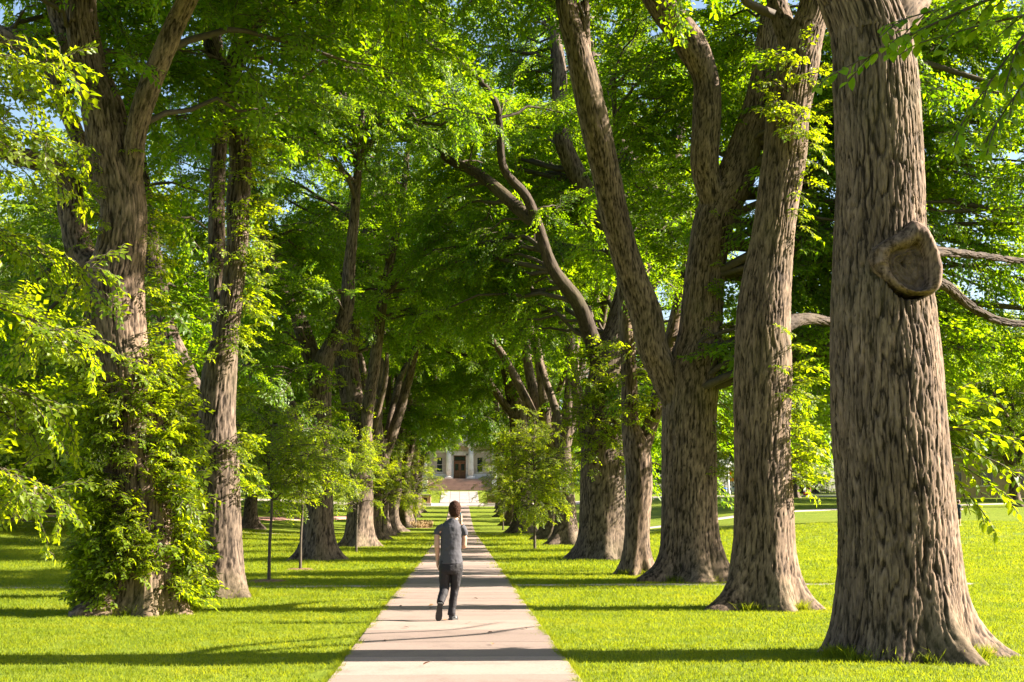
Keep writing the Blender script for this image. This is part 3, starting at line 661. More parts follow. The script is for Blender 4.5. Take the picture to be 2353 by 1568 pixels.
shoots(t_r3, b_r3, ax_r3, [(2.4, 5.2, 40, -.8, .5, .5, .9), (5.2, 9, 26, -1.6, .6, .5, .8)], 24)
shoots(t_r5, b_r5, ax_r5, [(3.0, 6.2, 70, -2.6, -.4, .8, 1.3), (4.2, 7.2, 50, -3.3, -1.7, .9, 1.4)], 25)
shoots(t_r4, b_r4, ax_r4, [(3.6, 6.6, 36, -2.8, -.2, .7, 1.2)], 26)
shoots(t_l3, b_l3, ax_l3, [(4.0, 8, 30, -2.6, .6, .7, 1.1)], 27)
shoots(t_l4, b_l4, ax_l4, [(2.5, 8, 40, -2.8, .8, .8, 1.3)], 28)

# pruning scar on the nearest elm
def pruning_scar():
    yS = 16.3; C0 = at(2056, 626, yS); i = int(np.argmin(np.abs(ax_r1[0][:, 2] - C0[2]))); axc, r = ax_r1[0][i], ax_r1[1][i]
    k = .00095
    outer = [(1020, 300), (1130, 350), (1195, 440), (1265, 620), (1312, 850), (1292, 1050), (1180, 1150), (1060, 1165), (930, 1160), (800, 1115), (650, 1010), (545, 880), (502, 750), (535, 630), (640, 540), (800, 455), (920, 370)]
    inner = [(1010, 560), (1060, 600), (1095, 680), (1115, 780), (1125, 900), (1115, 1030), (1075, 1100), (1010, 1130), (940, 1125), (870, 1090), (780, 1000), (715, 890), (692, 790), (705, 710), (760, 650), (850, 620), (940, 600)]
    def closed(P, n=102):
        P = np.array(P, float); m = len(P); out = []
        for q in range(n):
            x = q * m / n; j = int(x); t = x - j; p0, p1, p2, p3 = P[(j-1) % m], P[j % m], P[(j+1) % m], P[(j+2) % m]
            out.append(.5 * (2*p1 + (p2-p0)*t + (2*p0-5*p1+4*p2-p3)*t*t + (3*p1-p0-3*p2+p3)*t**3))
        o = (np.array(out) - (940, 800)) * k; o[:, 1] *= -1
        return o
    tm = [c for c in t_r1.children if c.name.startswith('trunk')][0].data; co = np.empty(len(tm.vertices) * 3, np.float32); tm.vertices.foreach_get('co', co); co = co.reshape(-1, 3)
    wx, wz = co[:, 0] + b_r1[0] - C0[0] - .0, co[:, 2] + b_r1[2] - C0[2] + .05
    msk = ((wx / .30) ** 2 + (wz / .36) ** 2 < 1) & (co[:, 1] + b_r1[1] < axc[1]); co[msk, 1] += .30; tm.vertices.foreach_set('co', co.ravel()); tm.update()
    O, I = closed(outer), closed(inner); n = len(O); rng = np.random.RandomState(5)
    nrm = np.array([.0, -1.0, .0]); xa = np.array([1.0, .0, 0]); za = np.array([0, 0, 1.0])
    org = np.array([C0[0], axc[1] - r * 1.0, C0[2]])
    def P3(p, dep): return org + xa * p[0] + za * p[1] + nrm * dep
    prof = [(-.40, -.40), (-.25, -.16), (-.12, -.03), (0, .045), (.15, .085), (.32, .115), (.50, .125), (.68, .115), (.84, .08), (.95, .03), (1.0, -.02), (1.03, -.06)]
    V, rd = [], []
    for t, dep in prof:
        for q in range(n):
            p = O[q] + (I[q] - O[q]) * t; nz = perlin(np.array([[p[0] * 9, p[1] * 9, t * 2]]))[0] * .035 + perlin(np.array([[q * .5, t * 2.5, 3.3]]))[0] * .014 + rng.normal() * .005
            V.append(P3(p, dep + nz + (.05 * p[0] / .35 if t > 0 else 0))); rd.append(.30 + .65 * rng.rand() if t > 0 else .25 + .4 * rng.rand())
    F = [[j*n+q, j*n+(q+1) % n, (j+1)*n+(q+1) % n, (j+1)*n+q] for j in range(len(prof) - 1) for q in range(n)]
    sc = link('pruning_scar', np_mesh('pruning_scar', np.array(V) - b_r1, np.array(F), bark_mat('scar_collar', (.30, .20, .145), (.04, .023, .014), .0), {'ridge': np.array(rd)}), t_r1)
    sc['label'] = 'swollen ring of bark around an old pruning cut'
    V = []; rings = 16; cen = np.array([-.075, .02])
    for j in range(rings + 1):
        f = 1 - j / rings
        for q in range(n):
            p = cen + (I[q] * 1.04 - cen) * f; dep = -.035 + .007 * math.sin(j * 2.6) + .006 * rng.normal() - (.05 if j >= rings - 1 else 0) + (.02 if 5 < j < 8 else 0)
            V.append(P3(p, dep))
    F = [[j*n+q, j*n+(q+1) % n, (j+1)*n+(q+1) % n, (j+1)*n+q] for j in range(rings) for q in range(n)]
    c = link('cut_face', np_mesh('cut_face', np.array(V) - b_r1, np.array(F), simple('weathered_wood', (.17, .112, .08), .85, .5, 14, .8)), sc)
    c['label'] = 'weathered grey-brown cut wood with growth rings'
pruning_scar()

# ---- generic elms for the far rows and beyond the lawns (a few shapes, copied)
def generic_elm(seed, height, r0, crown_rad, low, n_t, group, mat, scl, per=8, nlimb=4, fork=4.5, jit=.32, outer=0):
    rng = np.random.RandomState(seed); root_parts = []
    top = np.array([rng.normal() * .3, rng.normal() * .3, fork + 1.2])
    V, F, rd, C, rr = bark_tube(np.array([(0, 0, -.6), (0.05, 0, 0), (.08, .05, 1.5), (top[0] * .6, top[1] * .6, fork * .7), top]), np.array([r0 * 1.12, r0 * 1.08, r0 * .95, r0 * .88, r0 * .6]), 36, 60, .03, .75, .45, lob(rng, 6), seed, 0)
    skel = [(C[i], rr[i]) for i in range(30, 60, 4)]; LM = []
    for k in range(nlimb):
        a = 2 * pi * (k + rng.uniform(-.3, .3)) / nlimb; o = np.array([math.cos(a), math.sin(a), 0]); zt = height * rng.uniform(.68, .88); sp = crown_rad[0] * rng.uniform(.35, .65)
        p0 = np.array([top[0] * .7, top[1] * .7, fork * rng.uniform(.72, .98)])
        pts = [p0, p0 + o * sp * .22 + (0, 0, height * .12), p0 + o * sp * .45 + rng.normal(size=3) * .3 + (0, 0, height * .28), p0 + o * sp * .8 + rng.normal(size=3) * .4 + (0, 0, height * .42), np.array([o[0] * sp * 1.2, o[1] * sp * 1.2, zt])]
        lr0 = r0 * rng.uniform(.42, .6); lv, lf, lr, lc, lrr = bark_tube(np.array(pts), np.array([lr0, lr0 * .85, lr0 * .68, lr0 * .45, lr0 * .15]), 16, 40, .02, seed=seed + k)
        LM.append((lv, lf, lr)); skel += [(lc[i], lrr[i]) for i in range(6, 40, 3)]
    cz = (height + low) / 2
    tg = ell_targets(rng, n_t, (0, 0, cz), (crown_rad[0], crown_rad[1], (height - low) / 2), None, .35)
    if outer: tg += ell_targets(rng, outer, (5.2, 0, 6.2), (3.4, 4.2, 3.2))
    BV, BF, P, Rt, S = grow_crown(rng, skel, tg, per, jit, scl)
    meshes = [('trunk', np_mesh('trunk', V, F, mat, {'ridge': rd}))] + [('limb', np_mesh('limb', a, b, mat, {'ridge': c})) for a, b, c in LM]
    meshes.append(('branches', np_mesh('branches', np.array(BV), np.array(BF), M_TWIG)))
    idx = rng.randint(0, NV[group], len(P))
    crown = np_mesh('crown', np.array(P), [], [], {'rot': np.array(Rt), 'scl': np.array(S, float), 'idx': idx.astype(int)})
    return meshes, crown, group
def place(kind, name, label, x, y, rz, s, group, cat='tree', sz=None):
    meshes, crown, ng = kind
    r = empty(name, (x, y, float(hgt(x, y))), rz); r.scale = (s, s, sz or s); tag(r, label, cat, group)
    for n, me in meshes: link(n, me, r)
    scatter('crown', None, None, None, ng, r, me=crown)
    return r
ELM_A = generic_elm(201, 21, .58, (6.5, 6.5), 11.0, 62, G_CLUMP, M_BARK2, (1.2, 1.9), 7, outer=8)
ELM_B = generic_elm(202, 22, .52, (6.5, 6.0), 11.0, 62, G_CLUMP, M_BARK2, (1.2, 1.9), 7, nlimb=3, outer=8)
ELM_C = generic_elm(203, 20, .62, (7.0, 6.5), 10.0, 62, G_CLUMP, M_BARK2, (1.2, 1.9), 7, nlimb=5, outer=8)
ELM_D = generic_elm(204, 19, .55, (6.0, 6.0), 7.0, 60, G_CLUMP, M_BARK2, (1.2, 1.9), 7, nlimb=4, outer=6)
ORD = ['first', 'second', 'third', 'fourth', 'fifth', 'sixth', 'seventh', 'eighth', 'ninth', 'tenth']
RK = [ELM_A, ELM_B, ELM_C]
for i, (yy, xx) in enumerate([(58, 5.3), (68, 5.0), (80, 5.2), (90, 5.5), (113, 4.9), (124, 4.6), (135, 4.8), (147, 4.6), (160, 4.7), (171, 4.8)]):
    place(RK[i % 3] if i < 4 or i % 2 else ELM_D, 'elm_tree', f'{ORD[i]} of the distant elms receding along the right of the walk', xx, yy, .5 * math.sin(i * 2.3), .92 + .08 * (i % 3), ROWR)
for i, (yy, xx) in enumerate([(80, -4.9), (91, -5.1), (100, -4.9), (108, -5.0), (120, -4.7), (133, -4.8), (146, -4.7), (159, -4.8), (171, -4.9)]):
    place(RK[(i + 1) % 3] if i < 2 or i % 2 else ELM_D, 'elm_tree', f'{ORD[i]} of the distant elms receding along the left of the walk', xx, yy, pi + .5 * math.sin(i * 1.9), .92 + .08 * ((i + 1) % 3), ROWL)
BGT = [generic_elm(211, 16, .42, (7.5, 7.0), 2.6, 120, G_BACK, M_BARK2, (.9, 1.5), 6, nlimb=5, fork=2.8), generic_elm(212, 20, .5, (8.0, 8.0), 4.0, 130, G_BACK, M_BARK2, (1.0, 1.6), 6, nlimb=4, fork=3.6),
       generic_elm(213, 13, .32, (5.5, 5.5), 2.0, 90, G_BACK, M_BARK2, (.9, 1.4), 6, nlimb=4, fork=2.4)]
ORD += ['eleventh', 'twelfth', 'thirteenth', 'fourteenth', 'fifteenth', 'sixteenth', 'seventeenth', 'eighteenth', 'nineteenth', 'twentieth']
def rank(rows, i):
    a = [abs(r[0]) / r[1] for r in rows]; return ORD[sorted(range(len(a)), key=lambda k: a[k]).index(i)]
bg_r = [(28, 100, 1, 1.0), (33, 150, 2, 1.2), (44, 136, 1, 1.1), (55, 140, 0, 1.2), (42, 178, 0, 1.1), (57, 168, 1, 1.2), (70, 160, 1, 1.2), (38, 222, 1, 1.3), (56, 226, 1, 1.3), (74, 214, 1, 1.3), (84, 188, 1, 1.3), (92, 165, 1, 1.3)]
for i, (x, yy, k, s) in enumerate(bg_r):
    place(BGT[k], 'shade_tree', f'leafy shade tree beyond the right lawn, {rank(bg_r, i)} of them from the walk outwards', x, yy, i * 1.3, s, 'shade trees beyond the right lawn')
for i, (x, yy, s) in enumerate([(22, 226, .9), (30, 220, .85), (38, 231, .9), (47, 225, .9), (56, 232, 1.0), (65, 224, .9), (75, 222, 1.0), (86, 205, 1.0), (27, 240, 1.1), (-40, 142, .8), (-48, 146, .9), (-34, 120, .75), (-44, 126, .8), (-28, 150, .9), (-58, 140, .9)]):
    place(BGT[2], 'small_tree', f'low bushy tree before the far {"street" if x > 0 else "left"} buildings, {ORD[i if x > 0 else i - 9]} of its line', x, yy, i * 1.1, s, 'low bushy trees far behind the lawns')
bg_l = [(-36, 88, 2, 1.0), (-50, 100, 2, 1.1), (-26, 78, 2, .8), (-62, 118, 0, 1.1), (-16, 66, 1, .95), (-21, 84, 0, 1.0), (-30, 96, 1, 1.1), (-40, 114, 1, 1.2), (-15, 104, 1, 1.0), (-24, 122, 1, 1.1), (-18, 140, 0, 1.1), (-33, 140, 1, 1.2), (-50, 130, 1, 1.3), (-17, 168, 1, 1.2), (-30, 172, 1, 1.2), (-46, 165, 1, 1.3), (-60, 150, 1, 1.3), (-20, 210, 1, 1.2), (-38, 210, 1, 1.3), (-58, 195, 1, 1.4)]
for i, (x, yy, k, s) in enumerate(bg_l):
    place(BGT[k], 'shade_tree', f'leafy shade tree beyond the left lawn, {rank(bg_l, i)} of them from the walk outwards', x, yy, i * 1.9, s, 'shade trees beyond the left lawn')

# ---- hedges closing the view under the far crowns
def hedge_kind(seed, L=13.0, D=2.2, H=3.6):
    rng = np.random.RandomState(seed); P, Rt, S, BV, BF = [], [], [], [], []
    for k in range(26):
        x = -L / 2 + L * (k + rng.rand()) / 26; yy = rng.uniform(-.5, .5); h = H * rng.uniform(.6, .95); tube_simple(BV, BF, [(x, yy, -.3), (x + rng.normal() * .2, yy + rng.normal() * .2, h * .5), (x + rng.normal() * .4, yy + rng.normal() * .3, h)], [.05, .035, .012], 5)
    for k in range(210):
        x = rng.uniform(-L / 2, L / 2); z = rng.uniform(.1, H) * (1 + .25 * math.sin(x * 1.3 + seed)); yy = rng.uniform(-D / 2, D / 2); d = rng.normal(size=3); d[1] -= .5; d[2] = d[2] * .4 + .1
        P.append((x, yy, z)); Rt.append(tuple(orient(d, rng.normal() * .5))); S.append(rng.uniform(.6, 1.1))
    crown = np_mesh('foliage', np.array(P), [], [], {'rot': np.array(Rt), 'scl': np.array(S, float), 'idx': rng.randint(0, 4, len(P)).astype(int)})
    return np_mesh('branches', np.array(BV), np.array(BF), M_TWIG), crown
HK = [hedge_kind(401), hedge_kind(402)]
hedges = [(12, 236, 0), (25, 237, .1), (38, 236, -.05), (51, 234, -.1), (64, 231, -.2), (77, 226, -.3), (90, 219, -.4), (102, 210, -.5), (112, 196, -.8), (-14, 235, 0), (-27, 232, .15), (-40, 226, .3), (-52, 214, .5), (-60, 200, .8), (-42, 131, .25), (-55, 128, .1), (-68, 126, .1), (-30, 137, .4)]
for i, (x, yy, rz) in enumerate(hedges):
    side = 'right' if x > 0 else 'left'; r = empty('hedge', (x, yy, float(hgt(x, yy))), rz)
    tag(r, f'dense green hedge far beyond the {side} lawn, {rank(hedges[:9] if x > 0 else hedges[9:], i if x > 0 else i - 9)} of them from the walk outwards', 'hedge', 'hedges closing the far view')
    link('branches', HK[i % 2][0], r); scatter('foliage', None, None, None, G_BACK, r, me=HK[i % 2][1])

# ---- saplings
def sapling(label, u, v, y, h, cr, low, seed, x=None, trunk_r=.035, stake=False, nt=26, squash=1.0):
    rng = np.random.RandomState(seed); b = at(u, v, y) if x is None else np.array([x, y, 0]); b[2] = float(hgt(b[0], b[1]))
    root = empty('sapling', b); tag(root, label, 'tree', 'young trees planted between the elms')
    P = np.array([(0, 0, -.1), (.0, 0, h * .2), (.03, 0, h * .42), (-.05, .03, h * .65), (.04, 0, h * .95)])
    V, F, rd, C, rr = bark_tube(P, np.array([trunk_r * 1.25, trunk_r, trunk_r * .85, trunk_r * .55, trunk_r * .15]), 10, 30, .0, lump=.02)
    link('trunk', np_mesh('trunk', V, F, M_TWIG), root)
    skel = [(C[i], rr[i]) for i in range(10, 29)]
    tg = ell_targets(rng, nt, (0, 0, (h + low) / 2), (cr, cr, (h - low) / 2 * squash), None, .4)
    BV, BF, p, r_, s = grow_crown(rng, skel, tg, 6, .14, (.55, .95), .3, .6)
    link('branches', np_mesh('branches', np.array(BV), np.array(BF), M_TWIG), root); scatter('crown', p, r_, s, G_YOUNG, root, seed=seed)
    return b, root
def mulch(b, r, label, seed):
    rng = np.random.RandomState(seed); n = 40; V = [(0, 0, .05)]; 
    for j, rad in enumerate((.55, 1.0)):
        for k in range(n):
            a = 2 * pi * k / n; q = r * rad * (1 + rng.normal() * .05); V.append((q * math.cos(a), q * math.sin(a), (.045 if j == 0 else -.01) + rng.normal() * .006))
    F = [np.array([(0, 1 + k, 1 + (k + 1) % n) for k in range(n)]), np.array([(1 + k, 1 + n + k, 1 + n + (k + 1) % n, 1 + (k + 1) % n) for k in range(n)])]
    o = link('mulch_ring', np_mesh('mulch_ring', np.array(V), F, M_MULCH)); o.location = (b[0], b[1], b[2]); tag(o, label, 'mulch', 'mulch rings under the saplings')
b, _ = sapling('nearest slim sapling with a bare dark stem in the left lawn', 618, 1335, 33.5, 4.2, 1.25, 1.75, 301, nt=40); mulch(b, .55, 'brown mulch ring under the nearest sapling', 1)
b, _ = sapling('second slim sapling standing before a thick left-row trunk', 690, 1308, 40, 4.4, 1.5, 1.7, 302, nt=42); mulch(b, .5, 'brown mulch ring under the second sapling', 2)
sapling('small sapling between the middle trunks of the left row', 880, 1240, 80, 6.0, 2.2, 1.4, 303, nt=54, trunk_r=.05)
sapling('bushy sapling left of the walk near the far left trunks', 930, 1212, 118, 6.5, 2.4, .9, 304, nt=54, x=-3.6, trunk_r=.05)
sapling('bright bushy young tree right of the walk before the far trunks', 1222, 1262, 61, 5.8, 2.1, .85, 305, nt=95, x=3.2, trunk_r=.05)
sapling('pale young tree farther along the right of the walk', 1160, 1215, 112, 7.0, 2.6, 1.0, 306, nt=60, x=3.4, trunk_r=.05)
sapling('yellow-green sapling behind the second left sapling', 800, 1262, 56, 4.6, 1.5, 1.3, 307, nt=46, x=-4.0)

# ------------------------------------------------------------------ foreground branches with single leaves
def leaf_mesh(seed, L, W, mat):
    V, F, LV = [], [], []; r = np.random.RandomState(seed)
    add_leaf(V, F, LV, np.zeros(3), np.array([1.0, 0, 0]), np.array([0, .12 * r.normal(), 1.0]), L, W, r.rand(), True)
    return np_mesh('leaf', np.array(V), np.array(F), mat, {'lv': np.array(LV)})
LEAVES = [leaf_mesh(k, .118 + .006 * (k % 3), .068, M_LEAFY) for k in range(4)]
LEAVES_D = [leaf_mesh(k, .12, .072, M_LEAF) for k in range(4)]
def leafy_bough(parent, origin, paths, seed, leaves, step=.075, name='bough', sc=(.75, 1.15), flat=.35):
    """each path is a list of points; the twig carries alternate leaves, each an object of its own"""
    rng = np.random.RandomState(seed); BV, BF = [], []
    for P in paths:
        P = np.array(P, float); C, rr, s = resample(P, np.linspace(1, 0, len(P)), max(8, int(np.linalg.norm(np.diff(P, axis=0), axis=1).sum() / step)))
        L = s[-1]; tube_simple(BV, BF, list(C - origin), [.004 + .007 * L * (1 - k / len(C)) for k in range(len(C))], 5)
        for k in range(1, len(C)):
            if k < len(C) * .12: continue
            d = C[k] - C[k - 1]; d /= np.linalg.norm(d); up = np.array([rng.normal() * flat, rng.normal() * flat, 1]); sd = np.cross(up, d); sd /= np.linalg.norm(sd) + 1e-6
            ld = sd * (1 if k % 2 else -1) * .8 + d * .65 + np.array([0, 0, rng.uniform(-.5, .05)])
            o = link('leaf', leaves[rng.randint(len(leaves))], parent); o.location = C[k] - origin; o.rotation_euler = orient(ld, rng.normal() * .3); q = rng.uniform(*sc); o.scale = (q, q, q)
    link(name, np_mesh(name, np.array(BV), np.array(BF), M_TWIG), parent)
def fan(u0, v0, u1, v1, y, n, seed, spread, dy=.8, droop=.12):
    """a bough path with side twigs between two traced points"""
    rng = np.random.RandomState(seed); a, b = at(u0, v0, y), at(u1, v1, y + dy * rng.uniform(-.5, .5)); L = np.linalg.norm(b - a)
    main = [a + (b - a) * t + np.array([0, 0, droop * L * (t - t * t)]) for t in np.linspace(0, 1, 6)]; out = [main]
    for k in range(n):
        t = .2 + .75 * (k + rng.rand() * .5) / n; p = a + (b - a) * t + np.array([0, 0, droop * L * (t - t * t)]); d = (b - a) / L
        sd = np.array([-d[1], d[0], 0]) * (1 if k % 2 else -1); q = d * .8 + sd * rng.uniform(.3, .8) + np.array([0, 0, rng.uniform(-.5, .15)]); l = spread * rng.uniform(.6, 1.2)
        out.append([p, p + q * l * .35, p + q * l * .7 + np.array([0, 0, -.04 * l]), p + q * l + np.array([0, 0, -.14 * l])])
    return out
def side_elm(name, label, x, y, seed, group, r=.5):
    """an elm standing outside the picture: trunk with a high crown, its low boughs reach into view"""
    rng = np.random.RandomState(seed); base = np.array([x, y, 0.0]); root = empty(name, base); tag(root, label, 'tree', group)
    V, F, rd, C, rr = bark_tube(np.array([(0, 0, -.2), (0, 0, 2), (.1, 0, 6), (-.1, .1, 11), (0, 0, 15)]), np.array([r * 1.1, r, r * .85, r * .5, r * .1]), 60, 120, .03, .8, .45, lob(rng, 5), seed)
    link('trunk', np_mesh('trunk', V, F, M_BARK, {'ridge': rd}), root)
    return root, base
def side_crown(root, base, n, c, rad, seed):
    rng = np.random.RandomState(seed); sk = [(np.array([0, 0, z]), .2) for z in np.linspace(6, 13, 12)]
    BV, BF, P, Rt, S = grow_crown(rng, sk, ell_targets(rng, n, c, rad), 8)
    link('branches', np_mesh('branches', np.array(BV), np.array(BF), M_TWIG), root); scatter('crown', P, Rt, S, G_CLUMP, root, seed=seed)
tl0, bl0 = side_elm('elm_tree', 'elm just outside the left edge whose bright sprays hang into view', -6.6, 15.0, 41, ROWL)
paths = []
Y0 = 14.5
for (u0, v0, u1, v1, n, sp) in [(-260, 90, 175, 175, 12, .55), (-260, 250, 150, 330, 12, .5), (-260, 330, 165, 415, 8, .5), (-260, 470, 240, 640, 14, .55), (-240, 560, 120, 760, 12, .6), (-260, 640, 210, 790, 12, .5), (-240, 800, 130, 950, 10, .5), (-260, 840, 120, 1010, 12, .55), (-260, 980, 160, 1150, 13, .5), (-240, 1040, 60, 1170, 8, .45), (-260, 180, 90, 230, 10, .5)]:
    paths += fan(u0, v0, u1, v1, Y0 + .25 * len(paths) % 2.2, n, len(paths) + 60, sp)
rngp = random.Random(5); front = [p for p in paths]
leafy_bough(tl0, bl0, front[::3], 71, LEAVES, .10)
# the remaining twigs carry their sprays as one leafy mass
P, Rt, S = [], [], []
rng = np.random.RandomState(8)
for p in paths:
    p = np.array(p); C, _, s = resample(p, np.ones(len(p)), max(3, int(np.linalg.norm(np.diff(p, axis=0), axis=1).sum() / .30)))
    for k in range(1, len(C)):
        d = C[k] - C[k - 1] + rng.normal(size=3) * .12; P.append(C[k - 1] - bl0); Rt.append(tuple(orient(d, rng.normal() * .35))); S.append(rng.uniform(.6, .95))
scatter('leaf_sprays', P, Rt, S, G_SPRAY, tl0, seed=9)
BV, BF = [], []
for (v0, v1) in ((60, 100), (330, 400), (560, 620), (830, 900), (980, 1010)):
    a = at(-280, v0 + 30, Y0 + .8) - bl0; tube_simple(BV, BF, [np.array([0, 0, a[2] + .8]), np.array([a[0] * .5, a[1] * .5, a[2] + .5]), a], [.06, .045, .02], 6)
link('branches', np_mesh('branches', np.array(BV), np.array(BF), M_TWIG), tl0)
tr0, br0 = side_elm('elm_tree', 'elm just outside the right edge whose dark leafy twigs hang in the upper corner', 6.4, 11.0, 42, ROWR)
paths = []
for (u0, v0, u1, v1, n, sp) in [(2420, -60, 1880, 190, 6, .35), (2420, -40, 2030, 60, 6, .4), (2440, 20, 2110, 100, 5, .35), (2430, -20, 2180, 330, 6, .35), (2450, 60, 2260, 330, 6, .3), (2450, -30, 2300, 180, 5, .3)]:
    paths += fan(u0, v0, u1, v1, 11.2, n, len(paths) + 160, sp, .4, .08)
leafy_bough(tr0, br0, paths, 72, LEAVES_D, .085)
BV, BF = [], []; a = at(2430, -30, 11.2) - br0
tube_simple(BV, BF, [np.array([0, 0, a[2] + .6]), a * .5 + np.array([0, 0, a[2] * .5 + .4]), a], [.05, .035, .012], 6); link('branches', np_mesh('branches', np.array(BV), np.array(BF), M_TWIG), tr0)
side_crown(tr0, br0, 36, (3.2, -1.0, 9.2), (3.4, 2.2, 2.2), 43); side_crown(tl0, bl0, 40, (-1.5, .5, 11.5), (4.5, 4.0, 3.0), 44)
# shoots standing right of the nearest trunk
paths = []
for (u0, v0, u1, v1, n, sp) in [(2150, 960, 2290, 905, 5, .3), (2150, 980, 2345, 1010, 6, .35), (2160, 1010, 2340, 1085, 6, .35), (2160, 1040, 2330, 1150, 6, .3), (2160, 1060, 2280, 1205, 5, .28), (2150, 930, 2230, 880, 4, .25), (2160, 1000, 2260, 960, 5, .3)]:
    paths += fan(u0, v0, u1, v1, 16.9, n, len(paths) + 260, sp, .3, .06)
leafy_bough(t_r1, b_r1, paths, 73, LEAVES, .085, 'shoot_twigs')

# ------------------------------------------------------------------ grass
def grass():
    rng = np.random.RandomState(17); P, Rt, S = [], [], []
    trunks = [(b_r1, .75), (b_r2, .62), (b_r3, .75), (b_l1, .62), (b_l2, .52), (b_r4, .35)]
    for (y0, y1, st, sc) in ((11.5, 24, .30, 1.0), (24, 40, .42, 1.35), (40, 64, .75, 2.2), (64, 100, 1.25, 2.8)):
        for yy in np.arange(y0, y1, st):
            xl, xr = -1056 * yy / FD - .8, 1297 * yy / FD + .8
            xs = np.arange(xl, xr, st); xs = xs + rng.uniform(-.5, .5, len(xs)) * st; ys = yy + rng.uniform(-.5, .5, len(xs)) * st
            for x, q in zip(xs, ys):
                if abs(x - PX) < 1.21 + .10 * sc - .05 + .05 * math.sin(q * 2.3 + (3 if x > 0 else 0)) + .04 * math.sin(q * 5.9) + rng.uniform(-.07, .05): continue
                if abs(q - 31.7) < .20 + .1 * rng.rand() and abs(x) < 18: continue
                if any((x - b[0]) ** 2 + (q - b[1]) ** 2 < (r - .15) ** 2 for b, r in trunks): continue
                P.append((x, q, float(hgt(x, q)))); Rt.append((0, 0, rng.uniform(0, 6.28))); S.append(sc * rng.uniform(.85, 1.15))
    o = scatter('grass', P, Rt, S, G_TUFT, seed=5); tag(o, 'short green mown grass blades on the lawns', 'grass', kind='stuff')
    P, Rt, S = [], [], []
    for b, r in trunks:
        for k in range(int(110 * r)):
            a = rng.uniform(-pi, 0.2); d = r * rng.uniform(.95, 1.25); P.append((b[0] + d * math.cos(a), b[1] + d * math.sin(a), 0)); Rt.append((0, 0, rng.uniform(0, 6.28))); S.append(rng.uniform(.5, 1.15))
    for k in range(520):
        q = 12 + 34 * rng.rand() ** 1.4; sd = 1 if rng.rand() < .5 else -1; P.append((PX + sd * (1.19 + .05 * rng.rand() + .03 * math.sin(q * 2.1 + sd)), q, 0)); Rt.append((0, 0, rng.uniform(0, 6.28))); S.append(rng.uniform(.28, .55))
    o = scatter('tall_grass', P, Rt, S, G_TALL, seed=6); tag(o, 'longer grass left unmown around the trunk bases and along the walk edges', 'grass', kind='stuff')
grass()

# ------------------------------------------------------------------ people
def ring(c, rx, ry, n=16, t=(0, 0, 1), xa=(1, 0, 0)):
    c = np.array(c, float); t = np.array(t, float); t /= np.linalg.norm(t); a = np.array(xa, float); a = a - t * a.dot(t); a /= np.linalg.norm(a); b = np.cross(t, a)
    return [c + a * rx * math.cos(2*pi*k/n) + b * ry * math.sin(2*pi*k/n) for k in range(n)]
def limb_loft(mb, pts, n=14, xa=(1, 0, 0)):
    """pts: (center, rx, ry)"""
    cs = [np.array(p[0], float) for p in pts]; R = []
    for i, p in enumerate(pts):
        t = cs[min(i + 1, len(cs) - 1)] - cs[max(i - 1, 0)]; R.append(ring(p[0], p[1], p[2], n, t, xa))
    mb.loft(R)
def organic(mb, name, mat, parent, vox=.012, smooth=6, disp=0, dscale=.1):
    o = mb.build(name, mat, parent, smooth=True)
    m = o.modifiers.new('remesh', 'REMESH'); m.mode = 'VOXEL'; m.voxel_size = vox; m.use_smooth_shade = True
    s = o.modifiers.new('smooth', 'SMOOTH'); s.iterations = smooth; s.factor = .5
    if disp:
        tx = bpy.data.textures.new('folds', 'CLOUDS'); tx.noise_scale = dscale
        d = o.modifiers.new('folds', 'DISPLACE'); d.texture = tx; d.strength = disp; d.mid_level = .5
    return o
M_SKIN = simple('skin', (.52, .30, .21), .5, .08, 8); M_HAIR = simple('brown_hair', (.040, .016, .009), .8, .4, 40, .4, 0, .15)
M_SHIRT = simple('grey_cotton', (.062, .060, .070), .9, .04, 30, .04); M_PANTS = simple('black_trousers', (.013, .011, .014), .75, .2, 20, .2)
M_SHOE = simple('dark_shoe', (.03, .032, .035), .6, .2, 20); M_SOLE = simple('rubber_sole', (.035, .033, .03), .8, .2, 25, .4); M_WHITE = simple('white_stripe', (.7, .68, .66), .6, .05)
M_PHONE = simple('teal_case', (.02, .25, .36), .35, .05)
